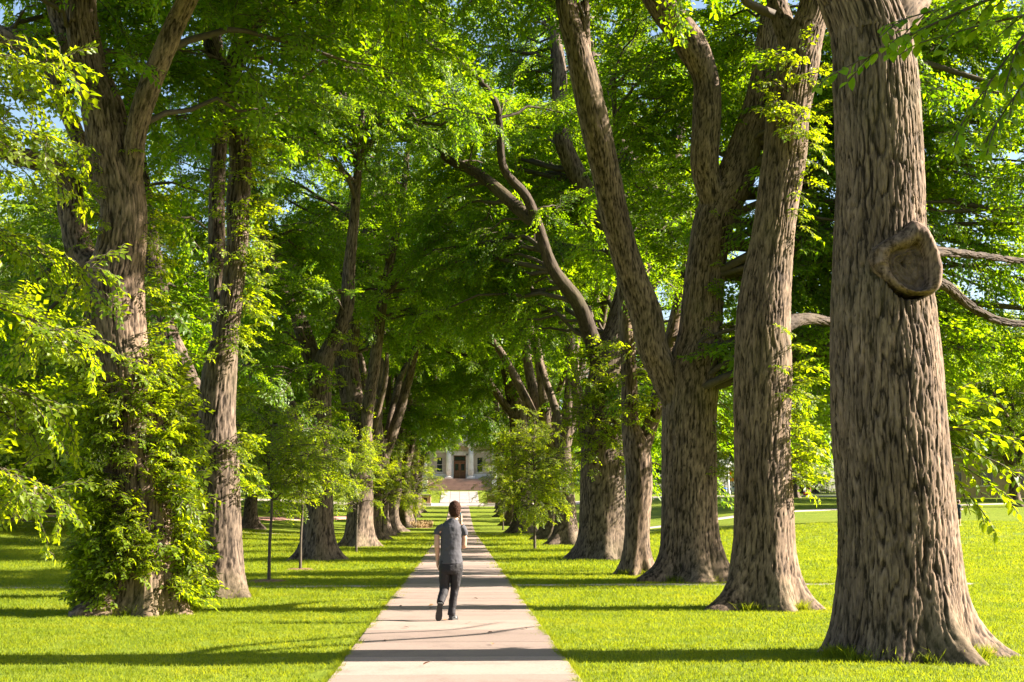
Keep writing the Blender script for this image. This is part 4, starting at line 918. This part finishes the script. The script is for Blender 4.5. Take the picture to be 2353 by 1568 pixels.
def walker():
    b = at(1035, 1424, 21.2); b[2] = .030
    r = empty('person', b); r.scale = (.975, .975, .975); tag(r, 'person in grey t-shirt and black trousers walking away with phone at ear', 'person')
    m = MB()
    limb_loft(m, [((.050, .035, 1.42), .065, .06), ((.045, .035, 1.49), .058, .060), ((.05, .045, 1.56), .058, .062), ((.057, .055, 1.60), .066, .075)])                               # neck
    limb_loft(m, [((.057, .065, 1.545), .045, .06), ((.057, .075, 1.58), .066, .088), ((.057, .065, 1.64), .077, .098), ((.057, .06, 1.69), .078, .100), ((.057, .058, 1.735), .066, .085), ((.057, .058, 1.765), .03, .04)])   # head
    limb_loft(m, [((.057, .16, 1.635), .012, .01), ((.057, .178, 1.61), .016, .02), ((.057, .165, 1.59), .013, .012)], 8)                                                  # nose
    for sx in (-1, 1): limb_loft(m, [((.057 + sx * .078, .055, 1.60), .008, .014), ((.057 + sx * .086, .05, 1.63), .010, .022), ((.057 + sx * .08, .055, 1.66), .008, .014)], 8)   # ears
    limb_loft(m, [((-.13, 0, 1.37), .045, .045), ((-.195, -.005, 1.31), .040, .044), ((-.212, -.01, 1.24), .043, .047), ((-.207, -.02, 1.11), .040, .043), ((-.205, .0, 1.06), .040, .042), ((-.20, .03, .97), .032, .035), ((-.20, .05, .90), .026, .03)])  # left arm
    limb_loft(m, [((-.20, .05, .91), .024, .03), ((-.202, .055, .86), .020, .042), ((-.20, .06, .815), .018, .042), ((-.195, .062, .80), .014, .034)])                                # left palm
    for k, (dy, l) in enumerate(((-.030, .055), (-.010, .070), (.010, .072), (.030, .062))):
        limb_loft(m, [((-.198, .06 + dy, .815), .0095, .0095), ((-.194, .062 + dy, .815 - l * .5), .009, .009), ((-.180, .062 + dy, .815 - l), .0075, .0075)], 8)
    limb_loft(m, [((-.195, .085, .875), .011, .011), ((-.188, .105, .85), .010, .010), ((-.180, .112, .82), .008, .008)], 8)
    limb_loft(m, [((.14, .01, 1.37), .045, .045), ((.195, .01, 1.31), .040, .044), ((.205, .02, 1.24), .043, .047), ((.198, .045, 1.13), .042, .045), ((.196, .075, 1.10), .042, .044), ((.190, .13, 1.17), .040, .042), ((.172, .155, 1.30), .034, .036), ((.155, .15, 1.42), .027, .03), ((.148, .135, 1.47), .026, .03)])   # right arm bent up
    limb_loft(m, [((.150, .135, 1.46), .022, .03), ((.155, .118, 1.51), .018, .042), ((.157, .105, 1.55), .016, .042)], 12)
    for k, (dz, l) in enumerate(((.0, .05), (.022, .055), (.044, .055), (.064, .045))):
        limb_loft(m, [((.158, .115 - .01 * k, 1.50 + dz), .0095, .0095), ((.164, .075 - .01 * k, 1.505 + dz), .009, .009), ((.148, .045 - .006 * k, 1.51 + dz), .0075, .0075)], 8)
    limb_loft(m, [((.145, .13, 1.50), .011, .011), ((.128, .13, 1.53), .010, .010), ((.118, .115, 1.555), .008, .008)], 8)
    # hips and legs under the trousers
    limb_loft(m, [((-.09, 0, .92), .075, .085), ((-.09, .03, .70), .07, .075), ((-.095, .045, .50), .05, .055), ((-.13, -.07, .33), .045, .05), ((-.16, -.17, .22), .032, .034)])
    limb_loft(m, [((.085, 0, .92), .075, .085), ((.08, .04, .70), .07, .075), ((.065, .08, .50), .05, .055), ((.035, .085, .30), .045, .05), ((.016, .075, .09), .034, .036)])
    limb_loft(m, [((.0, 0, .86), .14, .10), ((.0, 0, 1.0), .14, .10), ((.01, 0, 1.2), .145, .10), ((.015, .0, 1.36), .14, .085), ((.03, .02, 1.44), .07, .06)])
    organic(m, 'body', M_SKIN, r, .0065, 4)
    m = MB()       # t-shirt
    limb_loft(m, [((.004, 0, .845), .183, .128), ((.004, 0, .90), .176, .125), ((.0, 0, 1.05), .156, .112), ((.005, 0, 1.18), .158, .114), ((.012, 0, 1.30), .168, .114), ((.018, .005, 1.38), .170, .104), ((.026, .012, 1.44), .135, .086), ((.036, .02, 1.485), .085, .078), ((.042, .025, 1.515), .066, .068)], 24)
    limb_loft(m, [((-.11, 0, 1.405), .058, .066), ((-.165, -.002, 1.375), .056, .064), ((-.203, -.006, 1.33), .052, .060), ((-.216, -.010, 1.28), .052, .058)])
    limb_loft(m, [((.15, .005, 1.405), .058, .066), ((.182, .008, 1.375), .056, .064), ((.206, .012, 1.33), .052, .060), ((.208, .018, 1.275), .054, .060)])
    organic(m, 't_shirt', M_SHIRT, r, .0085, 4, .018, .09)
    m = MB()       # trousers
    limb_loft(m, [((.004, 0, .90), .166, .112), ((.004, -.004, .82), .182, .126), ((.004, -.004, .75), .176, .122), ((.0, 0, .70), .15, .10)], 24)
    limb_loft(m, [((-.088, 0, .80), .092, .108), ((-.090, .015, .68), .088, .098), ((-.092, .035, .54), .076, .084), ((-.098, .02, .46), .070, .078), ((-.125, -.06, .36), .066, .070), ((-.155, -.14, .265), .060, .066)])
    limb_loft(m, [((.095, 0, .80), .092, .108), ((.088, .02, .68), .084, .096), ((.072, .05, .54), .072, .082), ((.058, .065, .44), .066, .074), ((.034, .07, .26), .060, .066), ((.016, .065, .075), .060, .066)])
    organic(m, 'trousers', M_PANTS, r, .009, 3, .026, .10)
    m = MB()       # rear shoe: toe on the ground, sole turned to the viewer
    def shoe(heel, toe, up, rise=.075):
        heel, toe, up = map(np.array, (heel, toe, up)); ax = toe - heel; L = np.linalg.norm(ax); ax = ax / L; up = up - ax * ax.dot(up); up = up / np.linalg.norm(up); sd = np.cross(ax, up); U, S = [], []
        for t, wd, h in ((.0, .028, .055), (.06, .037, .085), (.25, .038, .088), (.45, .040, .068), (.68, .048, .050), (.86, .044, .038), (.97, .026, .024), (1.0, .012, .014)):
            c = heel + ax * L * t
            U.append([c + sd * wd * math.cos(a) + up * (.012 + (h * (.5 + .5 * math.sin(a)))) for a in np.linspace(0, 2 * pi, 14, endpoint=False)])
            S.append([c + sd * (wd + .004) * sx + up * z for sx, z in ((-1, -.012), (1, -.012), (1, .018), (-1, .018))])
        return U, S
    for heel, toe, up in (((-.150, -.215, .275), (-.180, -.125, .006), (0, .95, .2)), ((.0, .035, .012), (.085, .30, .012), (0, 0, 1))):
        U, S = shoe(heel, toe, up); a = MB(); a.loft(U); sh = organic(a, 'shoe', M_SHOE, r, .006, 2); c = MB(); c.loft(S); c.build('sole', M_SOLE, sh, smooth=False)
        d = MB()
        heel_, toe_ = np.array(heel), np.array(toe)
        for t in (.42, .50, .58):
            p = heel_ + (toe_ - heel_) * t; u = np.array(up) / np.linalg.norm(up); q = np.array([.046, 0, 0]); d.loft([[p + q + u * .02 + (toe_ - heel_) * s for s in (-.012, .012)] + [p + q * .75 + u * .055 + (toe_ - heel_) * s for s in (.012, -.012)], [p + q * 1.06 + u * .02 + (toe_ - heel_) * s for s in (-.012, .012)] + [p + q * .8 + u * .06 + (toe_ - heel_) * s for s in (.012, -.012)]])
        d.build('stripes', M_WHITE, sh)
    m = MB()       # hair
    limb_loft(m, [((.057, .0, 1.545), .055, .04), ((.057, .005, 1.585), .076, .075), ((.057, .02, 1.64), .092, .103), ((.057, .03, 1.70), .094, .112), ((.059, .04, 1.75), .077, .098), ((.06, .05, 1.778), .04, .055)], 20)
    organic(m, 'hair', M_HAIR, r, .006, 2, .016, .016)
    p = MB().box(-.006, .006, -.036, .036, -.07, .07).build('phone', M_PHONE, None, bevel=.004); p.location = (b[0] + .143, b[1] + .073, b[2] + 1.516); p.rotation_euler = (.25, -.12, .1)
    tag(p, 'teal-cased phone held to the walking person\'s ear', 'phone')
walker()
def bystander():
    b = ground(2204, 1210); b = at(2204, 1210, 90); b[2] = float(hgt(b[0], b[1])); print('bystander', b)
    r = empty('person', b, -1.15); tag(r, 'distant person in dark blue top and black skirt looking at a phone on the lawn', 'person')
    m = MB()
    limb_loft(m, [((0, .0, 1.36), .055, .055), ((0, .01, 1.44), .045, .05), ((0, .03, 1.50), .05, .055)])
    limb_loft(m, [((0, .06, 1.43), .04, .05), ((0, .065, 1.48), .065, .08), ((0, .05, 1.55), .072, .09), ((0, .035, 1.61), .06, .08), ((0, .03, 1.65), .02, .03)])
    limb_loft(m, [((0, .14, 1.52), .012, .01), ((0, .155, 1.50), .014, .016), ((0, .14, 1.48), .01, .01)], 8)
    for s in (-1, 1):
        limb_loft(m, [((s * .14, 0, 1.32), .05, .05), ((s * .18, 0, 1.22), .042, .045), ((s * .19, -.01, 1.05), .036, .04), ((s * .16, .12, 1.02), .032, .034), ((s * .06, .27, 1.08), .024, .026), ((s * .03, .32, 1.10), .03, .02)])
        for k in range(4): limb_loft(m, [((s * .03, .31 + .012 * k, 1.10), .009, .009), ((s * .0, .34 + .012 * k, 1.12), .008, .008)], 6)
        limb_loft(m, [((s * .08, 0, .85), .075, .08), ((s * .08, .02, .5), .055, .06), ((s * .08, 0, .30), .052, .055), ((s * .08, -.01, .08), .034, .036), ((s * .08, .05, .03), .04, .06), ((s * .08, .12, .02), .035, .03)])
    limb_loft(m, [((0, 0, .8), .13, .10), ((0, 0, 1.1), .12, .09), ((0, 0, 1.3), .15, .09), ((0, 0, 1.38), .07, .06)])
    organic(m, 'body', M_SKIN, r, .010, 3)
    m = MB(); limb_loft(m, [((0, 0, .92), .155, .125), ((0, 0, 1.08), .135, .105), ((0, .01, 1.22), .16, .115), ((0, 0, 1.33), .165, .10), ((0, .0, 1.39), .075, .07)], 18)
    for s in (-1, 1): limb_loft(m, [((s * .12, 0, 1.33), .06, .06), ((s * .17, 0, 1.25), .056, .056), ((s * .188, 0, 1.16), .05, .052)])
    organic(m, 'shirt', simple('navy_cotton', (.02, .04, .075), .85, .15, 20), r, .012, 3)
    m = MB(); limb_loft(m, [((0, 0, .96), .15, .12), ((0, 0, .85), .17, .14), ((0, .01, .65), .155, .13), ((0, .01, .47), .145, .125)], 18); organic(m, 'skirt', M_PANTS, r, .013, 3)
    m = MB(); limb_loft(m, [((0, -.01, 1.42), .05, .05), ((0, .01, 1.50), .078, .085), ((0, .02, 1.58), .085, .10), ((0, .03, 1.65), .06, .075), ((0, .03, 1.675), .02, .03)]); limb_loft(m, [((0, -.09, 1.58), .045, .04), ((0, -.12, 1.60), .04, .04), ((0, -.13, 1.63), .02, .02)])
    organic(m, 'hair', simple('auburn_hair', (.07, .03, .018), .55, .3, 40), r, .012, 3)
    p = MB().box(-.035, .035, -.004, .004, -.065, .065).build('phone', M_SHOE, None, bevel=.003)
    rz = Matrix.Rotation(-1.15, 3, 'Z') @ Vector((0, .345, 1.13)); p.location = (b[0] + rz[0], b[1] + rz[1], b[2] + rz[2]); p.rotation_euler = (.9, 0, -1.15); tag(p, 'small dark phone in the hands of the distant person', 'phone')
bystander()

# ------------------------------------------------------------------ columned building at the end of the walk
M_STONE = concrete_mat('pale_stone', (.42, .36, .31), .06); M_STONEW = concrete_mat('white_stone', (.60, .58, .57), .05)
M_STEP = concrete_mat('step_stone', (.36, .26, .21), .10); M_DOOR = simple('oak_door', (.16, .065, .022), .5, .3, 5); M_GLASS = simple('dark_glass', (.02, .025, .03), .08, .2, 2, 0, 0, .8)
M_FRAME = simple('window_frame', (.42, .38, .34), .6, .1)
def hall():
    YB, ZB = 215.0, 6.4
    r = empty('columned_building', (0, YB, ZB)); tag(r, 'pale stone building with white columns and wooden doors at the end of the walk', 'building')
    W = 26
    wins = [s * x for x in (3.03, 6.2, 9.4, 12.6, 15.8, 19.0, 22.2) for s in (-1, 1)]
    xs = sorted([(-.92, .92, 0, 3.5)] + [(x - .45, x + .45, 1.0, 3.25) for x in wins])
    m = MB(); px = -W
    for (a, b, z0, z1) in xs:
        m.box(px, a, 0, .6, -6, 9.5)
        if z0 > 0: m.box(a, b, 0, .6, -6, z0)
        m.box(a, b, 0, .6, z1, 9.5); px = b
    m.box(px, W, 0, .6, -6, 9.5); m.box(-W, W, .6, 18, -6, 9.5); m.build('wall', M_STONE, r)
    for z0, z1, pr in ((5.05, 5.35, .18), (9.0, 9.6, .45), (3.95, 4.1, .08), (.0, .75, .06)):
        if z0 == 0:
            MB().box(-W, -1.3, -pr, 0, z0, z1).box(1.3, W, -pr, 0, z0, z1).build('plinth', M_STONEW, r)
        else: MB().box(-W, W, -pr, 0, z0, z1).build('cornice', M_STONEW, r)
    MB().box(-1.24, -.925, -.12, .1, 0, 3.75).box(.925, 1.24, -.12, .1, 0, 3.75).box(-1.24, 1.24, -.12, .1, 3.52, 3.93).build('door_surround', M_STONEW, r)
    for s in (-1, 1):
        x0, x1 = (.01, .90) if s > 0 else (-.90, -.01)
        d = MB().box(x0, x1, .25, .31, 0, 2.55).build('door', M_DOOR, r)
        MB().box(x0 + .18, x1 - .18, .235, .25, 1.25, 2.25).build('pane', M_GLASS, d)
        MB().box(x0 + .16, x1 - .16, .232, .25, .2, .95).build('panel', M_DOOR, d)
        MB().box(s * .08 - .02, s * .08 + .02, .17, .25, .95, 1.25).build('handle', simple('bronze', (.08, .06, .04), .4, .2, 5, 0, .8), d)
    t = MB().box(-.91, .91, .25, .30, 2.6, 3.5).build('transom', M_DOOR, r); MB().box(-.8, .8, .235, .25, 2.72, 3.38).build('pane', M_GLASS, t)
    for x in wins:
        wdw = MB().box(x - .45, x - .38, .12, .22, 1.0, 3.25).box(x + .38, x + .45, .12, .22, 1.0, 3.25).box(x - .38, x + .38, .12, .22, 2.08, 2.16).box(x - .38, x + .38, .12, .22, 3.18, 3.25).box(x - .38, x + .38, .12, .22, 1.0, 1.07).build('window', M_FRAME, r)
        MB().box(x - .38, x + .38, .18, .20, 1.07, 2.08).build('pane', M_GLASS, wdw); MB().box(x - .38, x + .38, .18, .20, 2.16, 3.18).build('pane', M_GLASS, wdw)
        MB().box(x - .52, x + .52, -.10, .0, .88, .995).build('sill', M_STONEW, wdw)
        w2 = MB().box(x - .45, x + .45, -.05, -.003, 5.9, 8.2).build('window', M_FRAME, r); MB().box(x - .38, x + .38, -.065, -.05, 6.0, 7.0).build('pane', M_GLASS, w2); MB().box(x - .38, x + .38, -.065, -.05, 7.08, 8.1).build('pane', M_GLASS, w2)
    for x in (-5.2, -1.63, 1.66, 5.2):
        c = MB().lathe([(.41, .42), (.42, 1.5), (.40, 3.0), (.36, 4.55)], 24).build('column', M_STONEW, r, (x, -.95, 0), smooth=True)
        MB().box(-.58, .58, -.58, .58, 0, .24).lathe([(.56, .24), (.57, .30), (.47, .36), (.44, .42)], 24).build('column_base', M_STONEW, c)
        MB().lathe([(.37, 4.55), (.48, 4.68), (.5, 4.72)], 24).box(-.54, .54, -.54, .54, 4.72, 4.88).build('capital', M_STONEW, c)
    MB().box(-6.2, 6.2, -1.6, .0, 4.88, 5.6).build('entablature', M_STONE, r); MB().box(-6.4, 6.4, -1.8, .0, 5.6, 5.85).build('cornice', M_STONEW, r)
    MB().box(-7, 7, -1.7, 0, -.25, 0).build('porch_floor', M_STEP, r)
    n = 16
    for k in range(n):
        z1 = -.15 * (k + 1) + .0; y0 = -1.7 - .42 * (k + 1); MB().box(-4.75, 4.75, y0, y0 + .44, z1 - .16, z1).build('step', M_STEP, r)
    for s in (-1, 1): MB().box(min(s * 4.75, s * 5.4), max(s * 4.75, s * 5.4), -8.6, -1.7, -2.7, -1.4).box(min(s * 4.75, s * 5.4), max(s * 4.75, s * 5.4), -5.2, -1.7, -1.4, -.3).build('cheek_wall', M_STONEW, r)
    MB().box(-9, 9, -9.0, -8.45, -2.9, -2.42).build('kerb', M_STONE, r)
    return r
hall()
# forecourt walk of slabs up to the steps
M_FORE = concrete_mat('forecourt_slabs', (.30, .265, .25), .10)
fc = empty('forecourt_walk', (0, 0, 0)); tag(fc, 'wide pale slab walk leading to the building steps', kind='structure')
for k in range(9):
    for j in range(4):
        y0 = 187.6 + k * 2.1; x0 = -2.6 + j * 1.3; q = [(x0 + .02, y0 + .02), (x0 + 1.28, y0 + .02), (x0 + 1.28, y0 + 2.08), (x0 + .02, y0 + 2.08)]
        MB().loft([[(x, yy, float(hgt(x, yy)) - .05) for x, yy in q], [(x, yy, float(hgt(x, yy)) + .06) for x, yy in q]]).build('slab', M_FORE, fc)
M_TAN = concrete_mat('tan_gate_stone', (.50, .31, .20), .05); M_BRONZE = simple('bronze_plaque', (.05, .025, .018), .5, .4, 30)
for side, x in (('left', -4.3), ('right', 4.15)):
    yy = 180.5; z = float(hgt(x, yy)); r = empty('gate_pier', (x, yy, z)); tag(r, f'tan stone gate pier with dark plaque {side} of the far walk end', 'pier', 'stone gate piers at the end of the walk')
    MB().box(-.68, .68, -.55, .55, 0, 1.22).build('shaft', M_TAN, r, bevel=.02); MB().box(-.80, .80, -.66, .66, -.3, .30).build('plinth', M_STONEW, r, bevel=.02)
    MB().box(-.78, .78, -.64, .64, 1.22, 1.42).build('cap', M_STONE, r, bevel=.03)
    MB().box(-.22, .22, -.575, -.553, .48, .98).build('plaque', M_BRONZE, r)
# thin pole before the steps
pz = ground(1090, 1163); q = np.array([2.65, 187.0, float(hgt(2.65, 187))])
r = empty('marker_pole', q); tag(r, 'thin dark pole standing on the far lawn before the steps', 'pole')
MB().lathe([(.03, 0), (.025, 2.6)], 8).build('post', M_TWIG, r); MB().lathe([(.05, 2.6), (.06, 2.65), (.02, 2.72)], 8).build('finial', M_TWIG, r)

# ------------------------------------------------------------------ street furniture and cars beyond the right lawn
M_POLE = simple('pale_pole', (.55, .52, .50), .5, .06); M_ORANGE = simple('orange_sign', (.75, .24, .01), .5, .05); M_BIN = simple('bin_plastic', (.02, .025, .03), .5, .2); M_BLUE = simple('blue_lid', (.02, .12, .5), .45, .1)
def spot(u, v, y):
    p = at(u, v, y); p[2] = float(hgt(p[0], p[1])); return p
p = spot(1674.5, 1138, 199); r = empty('street_lamp', p); tag(r, 'pale street lamp with flat white head beyond the right lawn', 'street lamp')
MB().lathe([(.28, 0), (.24, .5), (.13, .9), (.10, 4.2)], 12).build('post', M_POLE, r, smooth=True); MB().lathe([(.12, 4.2), (.5, 4.32), (.46, 4.5), (.1, 4.56)], 16).build('lamp_head', M_POLE, r, smooth=True)
p = spot(1665.5, 1138, 197); r = empty('litter_bin', p); tag(r, 'dark litter bin with blue lid beside the street lamp', 'bin')
MB().lathe([(.30, 0), (.33, .1), (.36, .85)], 18).build('barrel', M_BIN, r, smooth=True); MB().lathe([(.38, .85), (.37, .93), (.22, 1.02), (.12, 1.03)], 18).build('lid', M_BLUE, r, smooth=True)
def signpost(label, u, v, y, h, diamond, plate, post=.04):
    p = spot(u, v, y); r = empty('road_sign', p); tag(r, label, 'sign')
    MB().box(-post, post, -post, post, 0, h).build('post', M_POLE, r)
    if diamond: MB().prism([(0, h - .95), (.48, h - .47), (0, h + .01), (-.48, h - .47)], -.065, -.042).build('sign_face', M_ORANGE, r)
    for (z0, z1, wd, mt) in plate: MB().box(-wd, wd, -.065, -.042, z0, z1).build('plate', mt, r)
signpost('orange diamond warning sign on a pole right of the street lamp', 1682, 1137, 198, 3.5, True, [(1.9, 2.35, .25, M_ORANGE)])
signpost('small blue-plated post behind the traffic cones', 1835, 1129, 200, 2.6, False, [(2.2, 2.6, .12, M_BLUE)])
M_CONE = simple('cone_orange', (.80, .10, .03), .5, .05)
for k, (u, lab) in enumerate(((1848, 'leftmost of the three tall orange traffic cones'), (1853.5, 'middle one of the three tall orange traffic cones'), (1862, 'rightmost of the three tall orange traffic cones'))):
    p = spot(u, 1135, 193 + k); r = empty('traffic_cone', p); tag(r, lab, 'cone', 'tall traffic cones by the street')
    MB().lathe([(.16, .04), (.13, .3), (.11, .6), (.09, 1.02), (.04, 1.06)], 14).build('body', M_CONE, r, smooth=True); MB().box(-.24, .24, -.24, .24, 0, .045).build('foot', M_BIN, r)
    for z in (.52, .78): MB().lathe([(.125 - .02 * (z > .6), z), (.112 - .02 * (z > .6), z + .13)], 14).build('band', M_WHITE, r, smooth=True)
def car(label, x, y, rz, col):
    r = empty('parked_car', (x, y, float(hgt(x, y)) + .035), rz); tag(r, label, 'car', 'cars parked along the street')
    paint = simple('car_paint', col, .25, .03, 2, 0, .3, .6)
    lower = [(-2.25, .35), (-2.28, .62), (-2.15, .86), (-1.3, .93), (1.15, .95), (2.1, .84), (2.25, .60), (2.2, .35), (1.75, .30), (-1.75, .30)]
    rings = []
    for yy, s in ((-.86, .96), (-.80, 1.0), (.80, 1.0), (.86, .96)): rings.append([(px * s, yy, .6 + (pz - .6) * s) for px, pz in lower])
    MB().loft(rings).build('body', paint, r, bevel=.04)
    cab = [(-1.65, .92), (-1.15, 1.40), (.35, 1.45), (1.15, .95)]
    MB().loft([[(px, -.74, pz) for px, pz in cab], [(px * .97, -.62 if pz > 1 else -.74, pz) for px, pz in cab], [(px * .97, .62 if pz > 1 else .74, pz) for px, pz in cab], [(px, .74, pz) for px, pz in cab]]).build('cabin', M_GLASS, r)
    MB().box(-1.12, .34, -.63, .63, 1.41, 1.475).build('roof', paint, r, bevel=.03)
    for px in (-1.4, 1.4):
        for py in (-.80, .80):
            wh = MB().lathe([(.22, -.10), (.33, -.10), (.34, 0), (.33, .10), (.22, .10)], 20).build('wheel', M_BIN, r, (px, py, .335), smooth=True); wh.rotation_euler = (pi / 2, 0, 0)
            MB().lathe([(.21, -.105), (.05, -.115), (.05, .115), (.21, .105)], 14).build('rim', M_POLE, wh)
    for s in (-1, 1):
        MB().box(2.16, 2.27, s * .62 - .16, s * .62 + .16, .60, .74).build('headlight', M_WHITE, r); MB().box(-2.29, -2.2, s * .62 - .16, s * .62 + .16, .62, .78).build('tail_light', M_CONE, r)
p = spot(1684, 1128, 207); car('silver car parked behind the street lamp', p[0] + .8, 206.5, math.radians(172), (.45, .46, .48))
p = spot(1658, 1128, 208); car('dark car parked left of the street lamp', p[0] - 1.2, 207.8, math.radians(172), (.03, .035, .045))
# tan building at the right edge and brick building at the left
def block(name, label, x0, x1, y, depth, h, z, mat, winx, floors, cat='building'):
    r = empty(name, (x0, y, z)); tag(r, label, cat); Wd = x1 - x0
    MB().box(0, Wd, 0, depth, -3, h).build('wall', mat, r); MB().box(-.3, Wd + .3, -.3, depth + .3, h, h + .45).build('roof', M_STONEW, r)
    for f in range(floors):
        for x in winx:
            z0 = 1.2 + 3.6 * f; wdw = MB().box(x - .8, x + .8, -.06, -.003, z0, z0 + 1.7).build('window', M_FRAME, r)
            for s in (-1, 1): MB().box(x + s * .38 - .33, x + s * .38 + .33, -.08, -.06, z0 + .08, z0 + 1.62).build('pane', M_GLASS, wdw)
            MB().box(x - .95, x + .95, -.14, 0, z0 - .16, z0).build('sill', M_STONEW, wdw)
block('tan_building', 'tan stone building glimpsed behind the trees at the right edge', 60, 100, 178, 14, 7.6, 3.6, concrete_mat('tan_wall', (.36, .27, .20), .05), [2.5 + 4 * k for k in range(9)], 2)
block('brick_building', 'low reddish building glimpsed behind the leaves at the left edge', -95, -46, 150, 12, 6.5, 2.4, concrete_mat('pink_brick', (.34, .22, .18), .05), [3 + 4 * k for k in range(11)], 1)

# ------------------------------------------------------------------ small ground details
def patch(name, label, u, v, rx, ry, mat, seed, cat, lift=.012):
    p = ground(u, v); rng = np.random.RandomState(seed); n = 36; V = [(p[0], p[1], float(hgt(p[0], p[1])) + lift + .02)]
    for k in range(n):
        a = 2 * pi * k / n; s = 1 + .22 * math.sin(3 * a + seed) + rng.normal() * .06; x, y = p[0] + rx * s * math.cos(a), p[1] + ry * s * math.sin(a); V.append((x, y, float(hgt(x, y)) + .002))
    o = link(name, np_mesh(name, np.array(V), np.array([(0, 1 + k, 1 + (k + 1) % n) for k in range(n)]), mat)); tag(o, label, cat); return p
p = patch('flower_bed', 'dry flower bed with withered stems left of the far walk', 965, 1211, 1.1, 3.2, M_MULCH, 4, 'flower bed')
rng = np.random.RandomState(44); V, F = [], []
M_DRY = simple('dry_stems', (.40, .28, .14), .9, .3, 30)
for k in range(420):
    a, q = rng.uniform(0, 6.28), math.sqrt(rng.rand()); x, yy = p[0] + 1.1 * q * math.cos(a), p[1] + 3.2 * q * math.sin(a); z = float(hgt(x, yy)); h = rng.uniform(.15, .55)
    tube_simple(V, F, [(x, yy, z), (x + rng.normal() * .1, yy + rng.normal() * .1, z + h)], [.012, .03])
o = link('dry_stems', np_mesh('dry_stems', np.array(V), np.array(F), M_DRY)); tag(o, 'tangle of withered tan stems in the dry bed', 'stems', kind='stuff')
# one crow-like dark bird is too small to read; a fallen dry leaf by the nearest roots
lf = link('fallen_leaf', leaf_mesh(9, .16, .10, simple('dry_leaf', (.28, .14, .06), .8, .2, 20))); q = ground(2272, 1516); lf.location = (q[0], q[1], .06); lf.rotation_euler = (.3, -.2, .6); tag(lf, 'curled brown dead leaf on the grass right of the big roots', 'leaf')

fm = leaf_mesh(12, .09, .055, simple('dry_leaf_small', (.20, .11, .05), .8, .3, 20))
rng = np.random.RandomState(77)
for k in range(12):
    q = 13.5 + 14 * rng.rand(); o = link('fallen_leaf', fm); o.location = (PX + rng.uniform(-1.1, 1.1), q, .05); o.rotation_euler = (rng.normal() * .25, rng.normal() * .25, rng.uniform(0, 6.28)); tag(o, 'small dry leaf lying on the near part of the walk', 'leaf', 'dry leaves fallen on the walk')
